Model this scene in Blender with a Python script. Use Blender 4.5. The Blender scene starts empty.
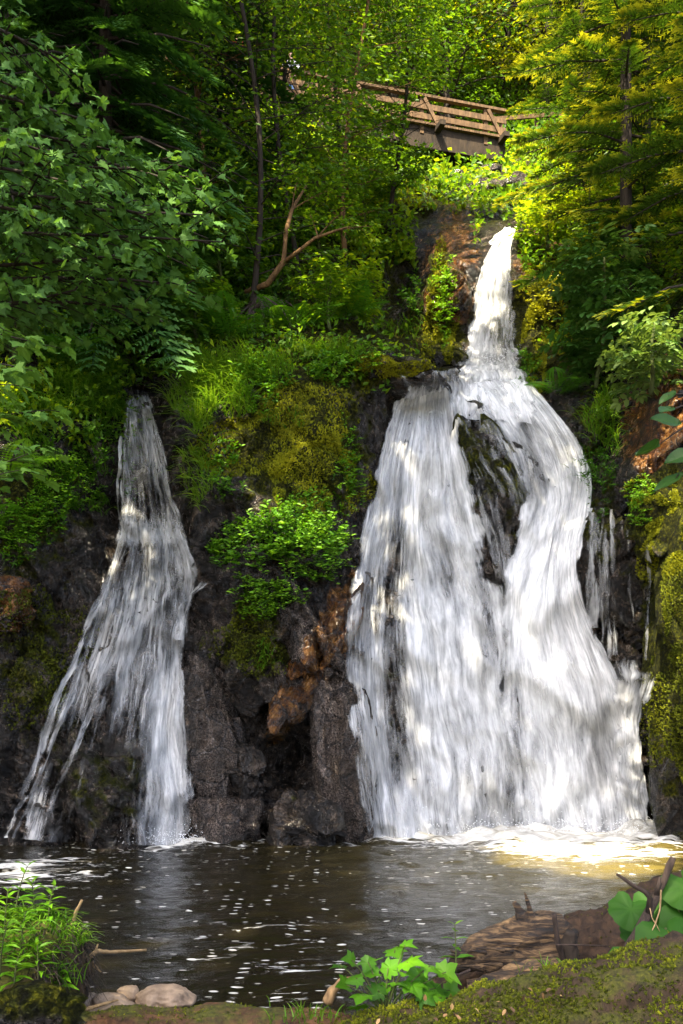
import bpy, math, random
import numpy as np
from mathutils import Vector
from mathutils.bvhtree import BVHTree

random.seed(7)
RNG = np.random.default_rng(11)
SC = bpy.context.scene
COL = SC.collection
CAM = np.array([0.0, 0.0, 1.46])
F, CX, HY = 1000.0, 341.5, 713.0        # focal length in pixels, centre column, horizon row
A = lambda *v: np.array(v, dtype=float)


def P(px, py, Y):
    """a point of the place seen at that pixel of the photograph, Y metres away"""
    return A((px - CX) * Y / F, Y, CAM[2] + (HY - py) * Y / F)


def unit(v):
    v = np.asarray(v, float)
    return v / np.maximum(np.linalg.norm(v, axis=-1, keepdims=True), 1e-9)


def sstep(a, b, x):
    t = np.clip((x - a) / (b - a), 0, 1)
    return t * t * (3 - 2 * t)


# ------------------------------------------------------------------ noise
def _hash(ix, iy, iz, seed):
    h = (ix.astype(np.int64) * 374761393 + iy.astype(np.int64) * 668265263 + iz.astype(np.int64) * 2147483647 + seed * 974634533) & 0xFFFFFFFF
    h = ((h ^ (h >> 13)) * 1274126177) & 0xFFFFFFFF
    h = ((h ^ (h >> 16)) * 2246822519) & 0xFFFFFFFF
    return ((h ^ (h >> 15)) & 0xFFFFFF) / float(0xFFFFFF)


def vnoise(p, seed=0):
    p = np.asarray(p, float)
    i = np.floor(p)
    f = p - i
    f = f * f * f * (f * (f * 6 - 15) + 10)
    i = i.astype(np.int64)
    r = 0
    for dx in (0, 1):
        wx = f[..., 0] if dx else 1 - f[..., 0]
        for dy in (0, 1):
            wy = f[..., 1] if dy else 1 - f[..., 1]
            for dz in (0, 1):
                wz = f[..., 2] if dz else 1 - f[..., 2]
                r = r + wx * wy * wz * _hash(i[..., 0] + dx, i[..., 1] + dy, i[..., 2] + dz, seed)
    return r * 2 - 1


def fbm(p, octv=5, seed=0, gain=0.5):
    p = np.asarray(p, float)
    a, s, r = 1.0, 1.0, 0
    for o in range(octv):
        r = r + a * vnoise(p * s + 17.3 * o, seed + o)
        a *= gain
        s *= 2.03
    return r


def facets(p, seed=0):
    """blocky broken-rock relief: every Voronoi cell is a tilted plane; returns (relief, crack distance)"""
    p = np.asarray(p, float)
    b = np.floor(p).astype(np.int64)
    F1 = np.full(p.shape[:-1], 9.0); F2 = F1.copy(); H = np.zeros(p.shape[:-1])
    for dx in (-1, 0, 1):
        for dy in (-1, 0, 1):
            for dz in (-1, 0, 1):
                c = b + A(dx, dy, dz).astype(np.int64)
                q = [c[..., k] + _hash(c[..., 0], c[..., 1], c[..., 2], seed + 31 * k) for k in range(3)]
                d = p - np.stack(q, -1)
                dist = np.linalg.norm(d, axis=-1)
                h = (_hash(c[..., 0], c[..., 1], c[..., 2], seed + 101) - 0.5)
                for k in range(3):
                    h = h + d[..., k] * (_hash(c[..., 0], c[..., 1], c[..., 2], seed + 200 + k) - 0.5) * 1.6
                near = dist < F1
                F2 = np.where(near, F1, np.minimum(F2, dist))
                H = np.where(near, h, H)
                F1 = np.where(near, dist, F1)
    return H, F2 - F1


# ------------------------------------------------------------------ mesh building
def new_mesh(name, V, faces, mat=None, parent=None, attrs=None, uv=None, smooth=True, link=True):
    """faces: list of (m,k) int arrays"""
    V = np.asarray(V, np.float32)
    me = bpy.data.meshes.new(name)
    faces = [np.asarray(f, np.int32) for f in faces if len(f)]
    loops = np.concatenate([f.ravel() for f in faces])
    sizes = np.concatenate([np.full(len(f), f.shape[1], np.int32) for f in faces])
    starts = np.concatenate([[0], np.cumsum(sizes)[:-1]]).astype(np.int32)
    me.vertices.add(len(V)); me.vertices.foreach_set("co", V.ravel())
    me.loops.add(len(loops)); me.loops.foreach_set("vertex_index", loops)
    me.polygons.add(len(sizes)); me.polygons.foreach_set("loop_start", starts)
    me.polygons.foreach_set("loop_total", sizes)
    me.polygons.foreach_set("use_smooth", np.full(len(sizes), smooth, dtype=bool))
    if uv is not None:
        l = me.uv_layers.new(name="UVMap")
        l.data.foreach_set("uv", np.asarray(uv, np.float32)[loops].ravel())
    for k, v in (attrs or {}).items():
        v = np.asarray(v, np.float32)
        if v.ndim == 1:
            a = me.attributes.new(k, 'FLOAT', 'POINT'); a.data.foreach_set("value", v)
        else:
            a = me.attributes.new(k, 'FLOAT_COLOR', 'POINT')
            a.data.foreach_set("color", np.concatenate([v, np.ones((len(v), 4 - v.shape[1]), np.float32)], 1).ravel() if v.shape[1] < 4 else v.ravel())
    me.update(calc_edges=True)
    if mat: me.materials.append(mat)
    o = bpy.data.objects.new(name, me)
    COL.objects.link(o)
    if parent is not None: o.parent = parent
    return o


class MB:
    """collects pieces of one mesh"""
    def __init__(s):
        s.V, s.F, s.T, s.n = [], {}, [], 0

    def add(s, V, faces, tint=0.5):
        V = np.asarray(V, float)
        s.V.append(V)
        s.T.append(np.broadcast_to(np.asarray(tint, float), (len(V),)).copy())
        for f in faces:
            f = np.asarray(f, np.int64)
            s.F.setdefault(f.shape[1], []).append(f + s.n)
        s.n += len(V)

    def stamp(s, tm, pos, yd, nd, scale, tint):
        """copies of a leaf template: pos, growth direction, upper-side direction, size, tint per copy"""
        tv, tf, tt = tm
        pos = np.atleast_2d(pos); n = len(pos)
        if n == 0: return
        yd = unit(np.broadcast_to(yd, (n, 3)))
        nd = np.broadcast_to(nd, (n, 3))
        xd = unit(np.cross(yd, nd)); zd = np.cross(xd, yd)
        sc = np.broadcast_to(np.asarray(scale, float), (n,))[:, None, None]
        V = pos[:, None, :] + sc * (tv[None, :, 0:1] * xd[:, None] + tv[None, :, 1:2] * yd[:, None] + tv[None, :, 2:3] * zd[:, None])
        ti = np.clip(np.broadcast_to(np.asarray(tint, float), (n,))[:, None] + tt[None], 0, 1)
        k = len(tv)
        fs = [(f[None] + (np.arange(n) * k)[:, None, None]).reshape(-1, f.shape[1]) for f in tf]
        s.add(V.reshape(-1, 3), fs, ti.ravel())

    def tube(s, pts, rad, sides=7, tint=0.5, wob=0.0, cap=True, flat=None):
        pts = np.asarray(pts, float); n = len(pts)
        rad = np.broadcast_to(np.asarray(rad, float), (n,))
        t = np.gradient(pts, axis=0); t = unit(t)
        ref = A(0, 0, 1) if abs(t[:, 2]).mean() < 0.8 else A(1, 0, 0)
        x = unit(np.cross(t, ref)); y = np.cross(t, x)
        an = np.arange(sides) / sides * 2 * math.pi
        r = rad[:, None] * np.ones(sides)[None]
        if wob:
            q = pts[:, None] + 0.7 * rad[:, None, None] * (np.cos(an)[None, :, None] * x[:, None] + np.sin(an)[None, :, None] * y[:, None])
            r = r * (1 + wob * fbm(q / max(rad.max(), 1e-3) * 0.9, 3, 5))
        V = pts[:, None] + r[..., None] * (np.cos(an)[None, :, None] * x[:, None] + np.sin(an)[None, :, None] * y[:, None])
        i = np.arange(n - 1)[:, None] * sides; j = np.arange(sides)[None]; j2 = (j + 1) % sides
        f = np.stack([i + j, i + j2, i + sides + j2, i + sides + j], -1).reshape(-1, 4)
        V = V.reshape(-1, 3)
        fs = [f]
        if cap:
            V = np.concatenate([V, pts[:1], pts[-1:]])
            k = np.arange(sides); k2 = (k + 1) % sides; b = n * sides
            fs.append(np.concatenate([np.stack([np.full(sides, b), k2, k], -1), np.stack([np.full(sides, b + 1), b - sides + k, b - sides + k2], -1)]))
        s.add(V, fs, tint)

    def box(s, c, ex, ey, ez, tint=0.5):
        """c centre; ex, ey, ez half-extent vectors"""
        c, ex, ey, ez = (np.asarray(q, float) for q in (c, ex, ey, ez))
        V = [c + a * ex + b * ey + d * ez for a in (-1, 1) for b in (-1, 1) for d in (-1, 1)]
        s.add(V, [[(0, 1, 3, 2), (4, 6, 7, 5), (0, 4, 5, 1), (2, 3, 7, 6), (0, 2, 6, 4), (1, 5, 7, 3)]], tint)

    def build(s, name, mat, parent=None, smooth=True, origin=None):
        V = np.concatenate(s.V)
        if origin is not None: V = V - np.asarray(origin)
        return new_mesh(name, V, [np.concatenate(v) for v in s.F.values()], mat, parent, {"tint": np.concatenate(s.T)}, smooth=smooth)


def tag(o, label=None, cat=None, group=None, kind=None):
    if label: o["label"] = label
    if cat: o["category"] = cat
    if group: o["group"] = group
    if kind: o["kind"] = kind
    return o


def thing(name, label, cat, loc, group=None):
    o = bpy.data.objects.new(name, None)
    o.empty_display_size = 0.2
    COL.objects.link(o)
    o.location = tuple(float(v) for v in loc)
    return tag(o, label, cat, group)


# ------------------------------------------------------------------ materials
class NT:
    def __init__(s, name):
        s.m = bpy.data.materials.new(name); s.m.use_nodes = True
        s.t = s.m.node_tree; s.t.nodes.clear()
        s.out = s.t.nodes.new("ShaderNodeOutputMaterial")

    def n(s, typ, ins=None, **kw):
        nd = s.t.nodes.new("ShaderNode" + typ)
        for k, v in kw.items(): setattr(nd, k, v)
        for k, v in (ins or {}).items(): s.set(nd, k, v)
        return nd

    def set(s, nd, k, v):
        sock = nd.inputs[k]
        if hasattr(v, "outputs"): v = v.outputs[0]
        if isinstance(v, bpy.types.NodeSocket): s.t.links.new(v, sock)
        elif isinstance(v, (tuple, list)) and len(v) == 3 and sock.type == 'RGBA': sock.default_value = (*v, 1)
        else: sock.default_value = v

    def math(s, op, a, b=0.0, c=None, clamp=False):
        nd = s.n("Math", {0: a, 1: b}, operation=op, use_clamp=clamp)
        if c is not None: s.set(nd, 2, c)
        return nd.outputs[0]

    def mix(s, f, a, b, blend='MIX'):
        nd = s.n("Mix", data_type='RGBA', blend_type=blend)
        s.set(nd, 0, f); s.set(nd, 6, a); s.set(nd, 7, b)
        return nd.outputs[2]

    def ramp(s, f, stops, interp='LINEAR'):
        nd = s.n("ValToRGB"); s.set(nd, 0, f)
        cr = nd.color_ramp; cr.interpolation = interp
        while len(cr.elements) < len(stops): cr.elements.new(0.5)
        for e, (p, c) in zip(cr.elements, stops):
            e.position = p
            e.color = (c, c, c, 1) if isinstance(c, (int, float)) else (*c, 1)
        return nd.outputs[0]

    def attr(s, name, out="Fac"):
        return s.n("Attribute", attribute_name=name).outputs[out]

    def noise(s, vec, scale, detail=4, rough=0.55, dist=0.0):
        nd = s.n("TexNoise", {"Scale": scale, "Detail": detail, "Roughness": rough, "Distortion": dist})
        if vec is not None: s.set(nd, "Vector", vec)
        return nd.outputs[0]

    def coord(s, o="Object"):
        return s.n("TexCoord").outputs[o]

    def pos(s):
        return s.n("NewGeometry").outputs["Position"]

    def scaled(s, vec, sx, sy, sz):
        return s.n("Mapping", {"Vector": vec, "Scale": (sx, sy, sz)}).outputs[0]

    def bump(s, h, dist=0.02, strength=1.0, normal=None):
        nd = s.n("Bump", {"Height": h, "Distance": dist, "Strength": strength})
        if normal is not None: s.set(nd, "Normal", normal)
        return nd.outputs[0]

    def surf(s, sh):
        s.t.links.new(sh if isinstance(sh, bpy.types.NodeSocket) else sh.outputs[0], s.out.inputs[0])
        return s.m


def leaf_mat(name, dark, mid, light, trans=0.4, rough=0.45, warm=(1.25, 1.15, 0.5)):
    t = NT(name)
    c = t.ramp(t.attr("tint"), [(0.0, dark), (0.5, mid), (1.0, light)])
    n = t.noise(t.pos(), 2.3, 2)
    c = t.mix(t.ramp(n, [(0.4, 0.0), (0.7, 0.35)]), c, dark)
    p = t.n("BsdfPrincipled", {"Base Color": c, "Roughness": rough, "Specular IOR Level": 0.22})
    tc = t.mix(1.0, c, warm, 'MULTIPLY')
    tr = t.n("BsdfTranslucent", {"Color": tc})
    return t.surf(t.n("MixShader", {0: trans, 1: p, 2: tr}))


def bark_mat(name, dark, light, scale=18, rough=0.85, moss=0.0):
    t = NT(name)
    co = t.pos()
    n = t.noise(t.scaled(co, 1, 1, 0.25), scale, 6, 0.65)
    c = t.ramp(n, [(0.3, dark), (0.7, light)])
    if moss != 0.0:
        m = t.ramp(t.math('ADD', t.noise(co, 5, 5), t.math('MULTIPLY', t.n("SeparateXYZ", {0: t.n("NewGeometry").outputs["Normal"]}).outputs[2], 0.22)), [(0.62 - moss * 0.3, 0.0), (0.75 - moss * 0.3, 1.0)])
        mc = t.ramp(t.noise(co, 60, 3), [(0.3, (0.012, 0.014, 0.002)), (0.7, (0.07, 0.07, 0.006))])
        c = t.mix(m, c, mc)
    b = t.bump(n, 0.02, 0.9)
    return t.surf(t.n("BsdfPrincipled", {"Base Color": c, "Roughness": rough, "Normal": b, "Specular IOR Level": 0.3}))


M = {}
M['maple'] = leaf_mat("maple_leaf", (0.022, 0.06, 0.014), (0.085, 0.2, 0.035), (0.16, 0.30, 0.04), 0.42, 0.62)
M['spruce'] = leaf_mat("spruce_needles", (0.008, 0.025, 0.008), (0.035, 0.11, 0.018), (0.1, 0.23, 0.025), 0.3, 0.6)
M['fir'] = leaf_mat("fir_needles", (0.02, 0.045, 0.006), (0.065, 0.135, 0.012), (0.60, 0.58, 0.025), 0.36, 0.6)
M['beech'] = leaf_mat("beech_leaf", (0.018, 0.055, 0.006), (0.10, 0.22, 0.010), (0.34, 0.44, 0.012), 0.5, warm=(1.7, 1.45, 0.5))
M['far'] = leaf_mat("far_leaf", (0.04, 0.075, 0.005), (0.26, 0.32, 0.008), (0.56, 0.52, 0.01), 0.55, warm=(1.6, 1.4, 0.5))
M['herb'] = leaf_mat("herb_leaf", (0.02, 0.07, 0.004), (0.085, 0.24, 0.008), (0.19, 0.37, 0.012), 0.35)
M['grass'] = leaf_mat("grass_blade", (0.02, 0.065, 0.005), (0.07, 0.2, 0.01), (0.18, 0.3, 0.02), 0.35)
M['fern'] = leaf_mat("fern_frond", (0.02, 0.07, 0.005), (0.07, 0.21, 0.012), (0.15, 0.32, 0.02), 0.35)
M['elder'] = leaf_mat("elder_leaf", (0.02, 0.06, 0.01), (0.05, 0.13, 0.02), (0.16, 0.24, 0.06), 0.35)
M['moss'] = leaf_mat("moss_tuft", (0.03, 0.036, 0.004), (0.12, 0.145, 0.008), (0.33, 0.33, 0.012), 0.2, 0.9)
M['butterbur'] = leaf_mat("butterbur_leaf", (0.012, 0.05, 0.004), (0.028, 0.10, 0.006), (0.07, 0.18, 0.012), 0.4, 0.6)
M['yellow'] = leaf_mat("yellow_flower", (0.3, 0.25, 0.01), (0.45, 0.38, 0.02), (0.55, 0.5, 0.05), 0.2)
M['bark'] = bark_mat("bark", (0.010, 0.007, 0.005), (0.04, 0.028, 0.019))
M['bark_warm'] = bark_mat("warm_bark", (0.05, 0.025, 0.01), (0.22, 0.12, 0.045))
M['stem'] = bark_mat("green_stem", (0.03, 0.04, 0.01), (0.08, 0.1, 0.025))
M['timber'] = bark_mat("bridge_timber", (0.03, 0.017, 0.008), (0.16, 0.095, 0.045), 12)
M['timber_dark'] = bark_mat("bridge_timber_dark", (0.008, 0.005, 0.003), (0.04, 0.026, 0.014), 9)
M['dead'] = bark_mat("dead_wood", (0.05, 0.03, 0.015), (0.3, 0.19, 0.09), 26)
M['twig'] = bark_mat("dry_twig", (0.13, 0.08, 0.035), (0.4, 0.27, 0.13), 30)
M['darktwig'] = bark_mat("dark_twig", (0.012, 0.008, 0.006), (0.06, 0.04, 0.03), 30)


def cliff_mat():
    t = NT("wet_rock")
    co = t.pos()
    zone = t.n("Attribute", attribute_name="zone").outputs["Color"]
    sp = t.n("SeparateColor", {0: zone})
    moss_a, rust_a, pink_a = sp.outputs[0], sp.outputs[1], sp.outputs[2]
    big = t.noise(co, 1.6, 6, 0.6, 0.6)
    mid = t.noise(co, 7, 7, 0.68, 0.4)
    fine = t.noise(co, 55, 5, 0.7)
    speck = t.n("TexVoronoi", {"Vector": co, "Scale": 70.0}).outputs["Distance"]
    base = t.ramp(mid, [(0.36, (0.006, 0.0052, 0.0045)), (0.47, (0.024, 0.016, 0.010)), (0.56, (0.07, 0.048, 0.031)), (0.68, (0.27, 0.2, 0.145))])
    pink = t.ramp(fine, [(0.38, (0.018, 0.013, 0.010)), (0.48, (0.12, 0.083, 0.062)), (0.60, (0.5, 0.385, 0.31))])
    pk = t.math('MULTIPLY', pink_a, t.ramp(big, [(0.35, 0.15), (0.6, 1.0)]), clamp=True)
    c = t.mix(pk, base, pink)
    rustc = t.ramp(mid, [(0.36, (0.03, 0.01, 0.003)), (0.5, (0.2, 0.07, 0.008)), (0.64, (0.5, 0.24, 0.05))])
    rk = t.ramp(t.math('ADD', rust_a, t.math('MULTIPLY', t.math('SUBTRACT', mid, 0.5), 1.6)), [(0.35, 0.0), (0.6, 1.0)])
    c = t.mix(rk, c, rustc)
    streak = t.ramp(t.noise(t.scaled(co, 9, 3, 1.1), 1.0, 5, 0.65), [(0.42, 0.55), (0.6, 1.0)])
    c = t.mix(1.0, c, streak, 'MULTIPLY')
    mossc = t.ramp(t.noise(co, 28, 5, 0.7), [(0.36, (0.008, 0.010, 0.001)), (0.5, (0.045, 0.052, 0.003)), (0.64, (0.17, 0.165, 0.008))])
    mk = t.ramp(t.math('ADD', moss_a, t.math('MULTIPLY', t.math('SUBTRACT', t.noise(co, 4.5, 6, 0.65), 0.5), 1.5)), [(0.38, 0.0), (0.55, 1.0)])
    c = t.mix(mk, c, mossc)
    h = t.math('ADD', t.math('MULTIPLY', mid, 0.6), t.math('MULTIPLY', fine, 0.22))
    wv = t.n("VectorMath", {0: co, 1: t.n("VectorMath", {0: t.n("TexNoise", {"Vector": co, "Scale": 2.5, "Detail": 4}).outputs[1], 3: 0.35}, operation='SCALE').outputs[0]}, operation='ADD').outputs[0]
    ck = t.ramp(t.n("TexVoronoi", {"Vector": wv, "Scale": 2.6}, feature='DISTANCE_TO_EDGE').outputs[0], [(0.0, 0.0), (0.05, 1.0)])
    ck2 = t.ramp(t.n("TexVoronoi", {"Vector": wv, "Scale": 8.0}, feature='DISTANCE_TO_EDGE').outputs[0], [(0.0, 0.0), (0.09, 1.0)])
    ckk = t.math('MULTIPLY', ck, t.math('ADD', t.math('MULTIPLY', ck2, 0.45), 0.55))
    c = t.mix(t.math('MULTIPLY', t.math('SUBTRACT', 1.0, ckk), 0.8), c, (0.004, 0.0035, 0.003))
    h = t.math('ADD', h, t.math('MULTIPLY', ckk, 0.35))
    b = t.bump(h, 0.16, 1.0)
    b = t.bump(t.math('MULTIPLY', fine, t.math('ADD', t.math('MULTIPLY', mk, 1.3), 0.8)), 0.03, 1.0, b)
    r = t.math('ADD', t.ramp(mid, [(0.4, 0.09), (0.62, 0.28)]), t.math('MULTIPLY', mk, 0.6))
    return t.surf(t.n("BsdfPrincipled", {"Base Color": c, "Roughness": r, "Normal": b, "Specular IOR Level": t.math('SUBTRACT', 0.75, t.math('MULTIPLY', mk, 0.6))}))


M['rock'] = cliff_mat()
SUN = A(-0.24, -0.50, 0.83)
EXPO = 2.35
GAPS = 1.6
# ------------------------------------------------------------------ the gorge side: depth Y as a function of (x, z)
CTRL = """
20 860 11.0|110 862 10.9|210 858 11.4|290 850 11.6|360 846 11.8|450 850 12.15|560 850 12.2|650 850 12.2|690 862 11.6
30 780 11.05|30 700 11.15|20 620 11.2|60 560 11.6|70 640 11.5|110 790 10.95|110 720 11.2|125 640 11.55|145 570 11.95|150 530 12.2
195 800 11.35|190 700 11.65|205 585 11.75|139 470 12.7|139 400 13.0|139 370 13.6|95 430 12.3|100 500 12.2|40 470 11.5|30 540 11.3|20 420 11.7
180 470 12.1|185 400 12.4|40 330 12.4|100 310 13.6|100 200 15.5|20 200 14.5
215 480 11.75|225 530 11.6|240 400 12.1|270 440 11.7|300 480 11.5|310 430 11.7|300 540 11.3|260 560 11.4|345 440 12.0|360 480 12.4|350 400 12.2
240 360 12.8|320 365 12.7|330 335 14.0|395 380 12.9
230 620 11.75|260 660 11.95|225 690 11.7|285 690 11.85|300 620 11.5|330 640 11.5|340 600 11.8|340 700 11.5|350 780 11.5|322 735 11.9|290 755 12.7|262 750 12.2|215 790 11.55|235 820 11.45
400 405 13.4|420 372 14.2|470 380 14.3|525 384 14.2|390 470 12.9|378 540 12.6|430 470 13.0|485 450 12.85|500 500 12.75|540 470 13.5|570 450 13.6|595 500 13.1
365 600 12.45|440 600 12.45|505 600 12.55|430 700 12.3|510 700 12.4|370 750 12.2|460 780 12.2|550 600 12.5|580 700 12.3|560 780 12.2
610 520 12.7|640 520 12.7|620 600 13.0|640 640 13.0|645 674 12.35|650 740 12.4|655 800 12.3
490 372 15.0|490 366 16.2|470 320 16.6|492 300 16.8|508 234 17.3|508 222 18.5|500 200 22.5|480 172 27
440 330 16.4|450 260 16.8|430 290 16.5|405 300 19|400 330 17.5|380 300 18.2|540 330 16.0|545 280 16.6|560 240 18|540 230 18.3
585 400 13.9|605 450 13.3|600 380 14.3|560 350 15.0|600 320 16|640 440 12.5|640 470 12.2|680 420 11.8|680 360 12.4|655 380 13.2|660 520 11.9|675 620 11.6|690 740 11.45|690 560 11.4
350 300 16|350 240 17.5|280 290 15.5|250 330 14.3|250 240 17|180 340 13.8|180 250 16
340 160 24|250 130 24|160 130 20|60 100 18|430 178 25|400 200 21|560 190 22|620 230 18.5|680 230 16|620 140 25|680 130 22
455 157 31|480 100 33|400 60 34|300 80 31|200 40 29|80 20 26|580 60 34|680 30 32|500 0 40|300 0 38|100 -40 32|650 -60 42|400 -100 46
"""
pts = [tuple(map(float, q.split())) for q in CTRL.replace("\n", "|").split("|") if q.strip()]
cw = np.array([P(*q) for q in pts])
extra = [(-7, 9.6, -.6), (-7, 10.2, 3), (-8, 12, 7), (-10, 20, 14), (-16, 30, 24), (-12, 5, 0), (-12, 6.5, 5), (-14, 13, 12), (-22, 8, 8), (-22, 22, 22), (-4.6, 10.6, -.6),
         (6.5, 10.2, -.6), (6.8, 10.4, 4), (8, 12, 8), (11, 18, 14), (16, 30, 24), (11, 5.5, 0), (12, 7.5, 6), (15, 13, 13), (22, 8, 8), (22, 22, 22),
         (0, 60, 38), (-22, 50, 38), (22, 50, 38), (-2, 11.4, -1.6), (2, 12, -1.6), (-5, 10.5, -1.6), (5, 10.8, -1.6), (-12, 4.5, -1.6), (12, 5, -1.6), (22, -2, -1.6), (-22, -2, -1.6)]
cw = np.concatenate([cw, np.array(extra, float)])
_xz = cw[:, [0, 2]]
def _ker(a, b):
    d2 = ((a[:, None] - b[None]) ** 2).sum(-1)
    return np.sqrt(d2 + 0.15 ** 2)
_K = _ker(_xz, _xz)
_n = len(cw)
_S = np.zeros((_n + 3, _n + 3)); _S[:_n, :_n] = _K - 0.03 * np.eye(_n)
_S[:_n, _n:] = np.c_[np.ones(_n), _xz]; _S[_n:, :_n] = _S[:_n, _n:].T
_w = np.linalg.solve(_S, np.r_[cw[:, 1], 0, 0, 0])
def baseY(x, z):
    q = np.c_[x, z]
    r = np.empty(len(q))
    for i in range(0, len(q), 20000):
        s = q[i:i + 20000]
        r[i:i + 20000] = _ker(s, _xz) @ _w[:_n] + _w[_n] + s @ _w[_n + 1:]
    return r

xs = np.concatenate([-6 - np.geomspace(0.06, 18, 70)[::-1], np.arange(-6, 6.001, 0.034), 6 + np.geomspace(0.06, 18, 70)])
zs = np.concatenate([np.arange(-1.5, 9.8, 0.036), 9.8 + np.cumsum(np.linspace(0.05, 0.4, 130))])
GX, GZ = np.meshgrid(xs, zs)
gx, gz = GX.ravel(), GZ.ravel()
gy = baseY(gx, gz)
gy = np.clip(gy, 3.5 + 0 * gy, 70)
pos = np.c_[gx, gy, gz]
ppx = CX + gx / gy * F; ppy = HY - (gz - CAM[2]) / gy * F      # where each point stands in the photograph

def blob(cx, cy, rx, ry, pw=1.0):
    return np.exp(-(((ppx - cx) / rx) ** 2 + ((ppy - cy) / ry) ** 2) * pw)

soft = np.clip(sstep(420, 330, ppy) + blob(300, 450, 75, 80) + blob(40, 480, 60, 70), 0, 1)      # earth and turf rather than bare rock
# rock relief: blocks leaning along a diagonal joint direction
q = pos + 0.25 * np.c_[vnoise(pos * 1.1, 40), vnoise(pos * 1.1, 41), vnoise(pos * 1.1, 42)]
rot = A(0.8, 0.0, 0.6); q2 = np.c_[q @ unit(A(0.85, 0, 0.5)), q[:, 1] * 0.9, (q @ unit(A(-0.5, 0, 0.85))) * 0.55]
h1, c1 = facets(q2 * 1.1, 3)
h2, c2 = facets(q2 * 3.1, 9)
fb = fbm(pos * 1.3, 6, 21, 0.52)
h3, c3 = facets(q2 * 7.0, 15)
_w1 = 0.35 * vnoise(pos * .9, 61) + .12 * vnoise(pos * 2.7, 62)
_ta = (pos @ unit(A(.88, .1, -.46))) / .62 + _w1 * 1.4
_tb = (pos @ unit(A(.45, .1, .88))) / .85 + _w1
saw = .17 * (_ta - np.floor(_ta)) + .13 * (_tb - np.floor(_tb)) - .15
rockrel = saw + 0.32 * h1 + 0.20 * h2 + 0.085 * h3 - 0.03 * np.exp(-(c3 / 0.1) ** 2) - 0.07 * np.exp(-(c2 / 0.09) ** 2) - 0.10 * np.exp(-(c1 / 0.06) ** 2)
underw = np.clip(blob(440, 650, 70, 200) + blob(560, 650, 60, 200) + blob(120, 680, 60, 130) + blob(490, 300, 25, 70), 0, 1)
disp = rockrel * (1 - 0.8 * soft) * (1 - 0.55 * underw) + 0.10 * fb * (1 + 0.5 * soft)
midz = np.clip(blob(270, 720, 85, 110), 0, 1)
disp += midz * (0.22 * h1 + 0.10 * h2)
gy2 = gy - disp
pos = np.c_[gx, gy2, gz]

n1 = fbm(pos * 1.7, 4, 77)
moss = 0.55 * sstep(400, 330, ppy)
moss += 0.95 * blob(295, 440, 80, 85) + 0.5 * blob(390, 370, 45, 18) + 0.55 * blob(30, 660, 50, 90) + 0.5 * blob(110, 780, 70, 60)
moss += 0.5 * blob(470, 460, 40, 50) + 0.35 * blob(510, 540, 30, 60) + 0.55 * blob(600, 540, 25, 70) + 0.7 * blob(30, 500, 70, 60) + 0.5 * blob(600, 420, 50, 60)
moss += 0.6 * blob(255, 640, 45, 60) + 0.8 * blob(440, 310, 16, 55) + 0.8 * blob(540, 320, 25, 50) + 0.6 * blob(390, 190, 60, 30) + 0.9 * blob(680, 650, 45, 140) + 0.3 * blob(395, 700, 30, 130)
_s = np.clip(((ppx - 352) * (-98) + (ppy - 585) * 190) / (98 ** 2 + 190 ** 2), 0, 1)
SEAM = .85 * np.exp(-(np.hypot(ppx - 352 + 98 * _s, ppy - 585 - 190 * _s) / (15 - 6 * _s)) ** 2)
rust = 0.75 * blob(450, 255, 28, 45) + 0.75 * blob(545, 262, 30, 35) + 0.6 * blob(660, 410, 35, 60) + 0.55 * blob(655, 460, 30, 50) + 0.55 * blob(10, 600, 26, 30) + 0.75 * blob(338, 608, 24, 26, 1.2) + SEAM + .4 * blob(318, 650, 45, 75) + 0.4 * blob(235, 815, 20, 14) + 0.45 * blob(470, 175, 30, 30)
rust *= 0.6 + 0.55 * fbm(pos * 3.2, 4, 78)
moss -= 0.75 * blob(450, 255, 34, 50) + 0.7 * blob(545, 262, 34, 40) + 0.5 * blob(660, 400, 50, 70)
rust += 0.5 * blob(450, 255, 30, 48) + 0.45 * blob(545, 262, 32, 38) + 0.35 * blob(662, 410, 45, 70)
moss -= 0.7 * blob(330, 640, 28, 40) + 0.4 * blob(655, 415, 30, 45)
pink = 0.9 * blob(345, 740, 30, 90) + 0.75 * blob(235, 760, 40, 70) + 0.5 * blob(200, 690, 30, 60) + 0.5 * blob(280, 740, 90, 110) + 0.3 * blob(480, 165, 50, 30) + 0.7 * blob(300, 640, 40, 40) + 0.4 * blob(395, 260, 25, 30)
pink -= 0.8 * blob(290, 775, 28, 40)
zone = np.clip(np.c_[moss, rust, pink], 0, 1)
nx, nz = len(xs), len(zs)
ii = (np.arange(nz - 1)[:, None] * nx + np.arange(nx - 1)[None]).ravel()
quads = np.c_[ii, ii + 1, ii + nx + 1, ii + nx]
hill = new_mesh("rocky_hillside", pos, [quads], M['rock'], attrs={"zone": zone})
tag(hill, kind="structure")
BV = BVHTree.FromPolygons(pos.tolist(), quads.tolist())


def hit(px, py, bv=BV):
    d = A((px - CX) / F, 1.0, (HY - py) / F); d /= np.linalg.norm(d)
    r = bv.ray_cast(Vector(CAM), Vector(d))
    if r[0] is None: return None, None
    n = A(*r[1])
    if n @ d > 0: n = -n
    return A(*r[0]), n

def depth(px, py):
    p, n = hit(px, py)
    return 30.0 if p is None else p[1]

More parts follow.
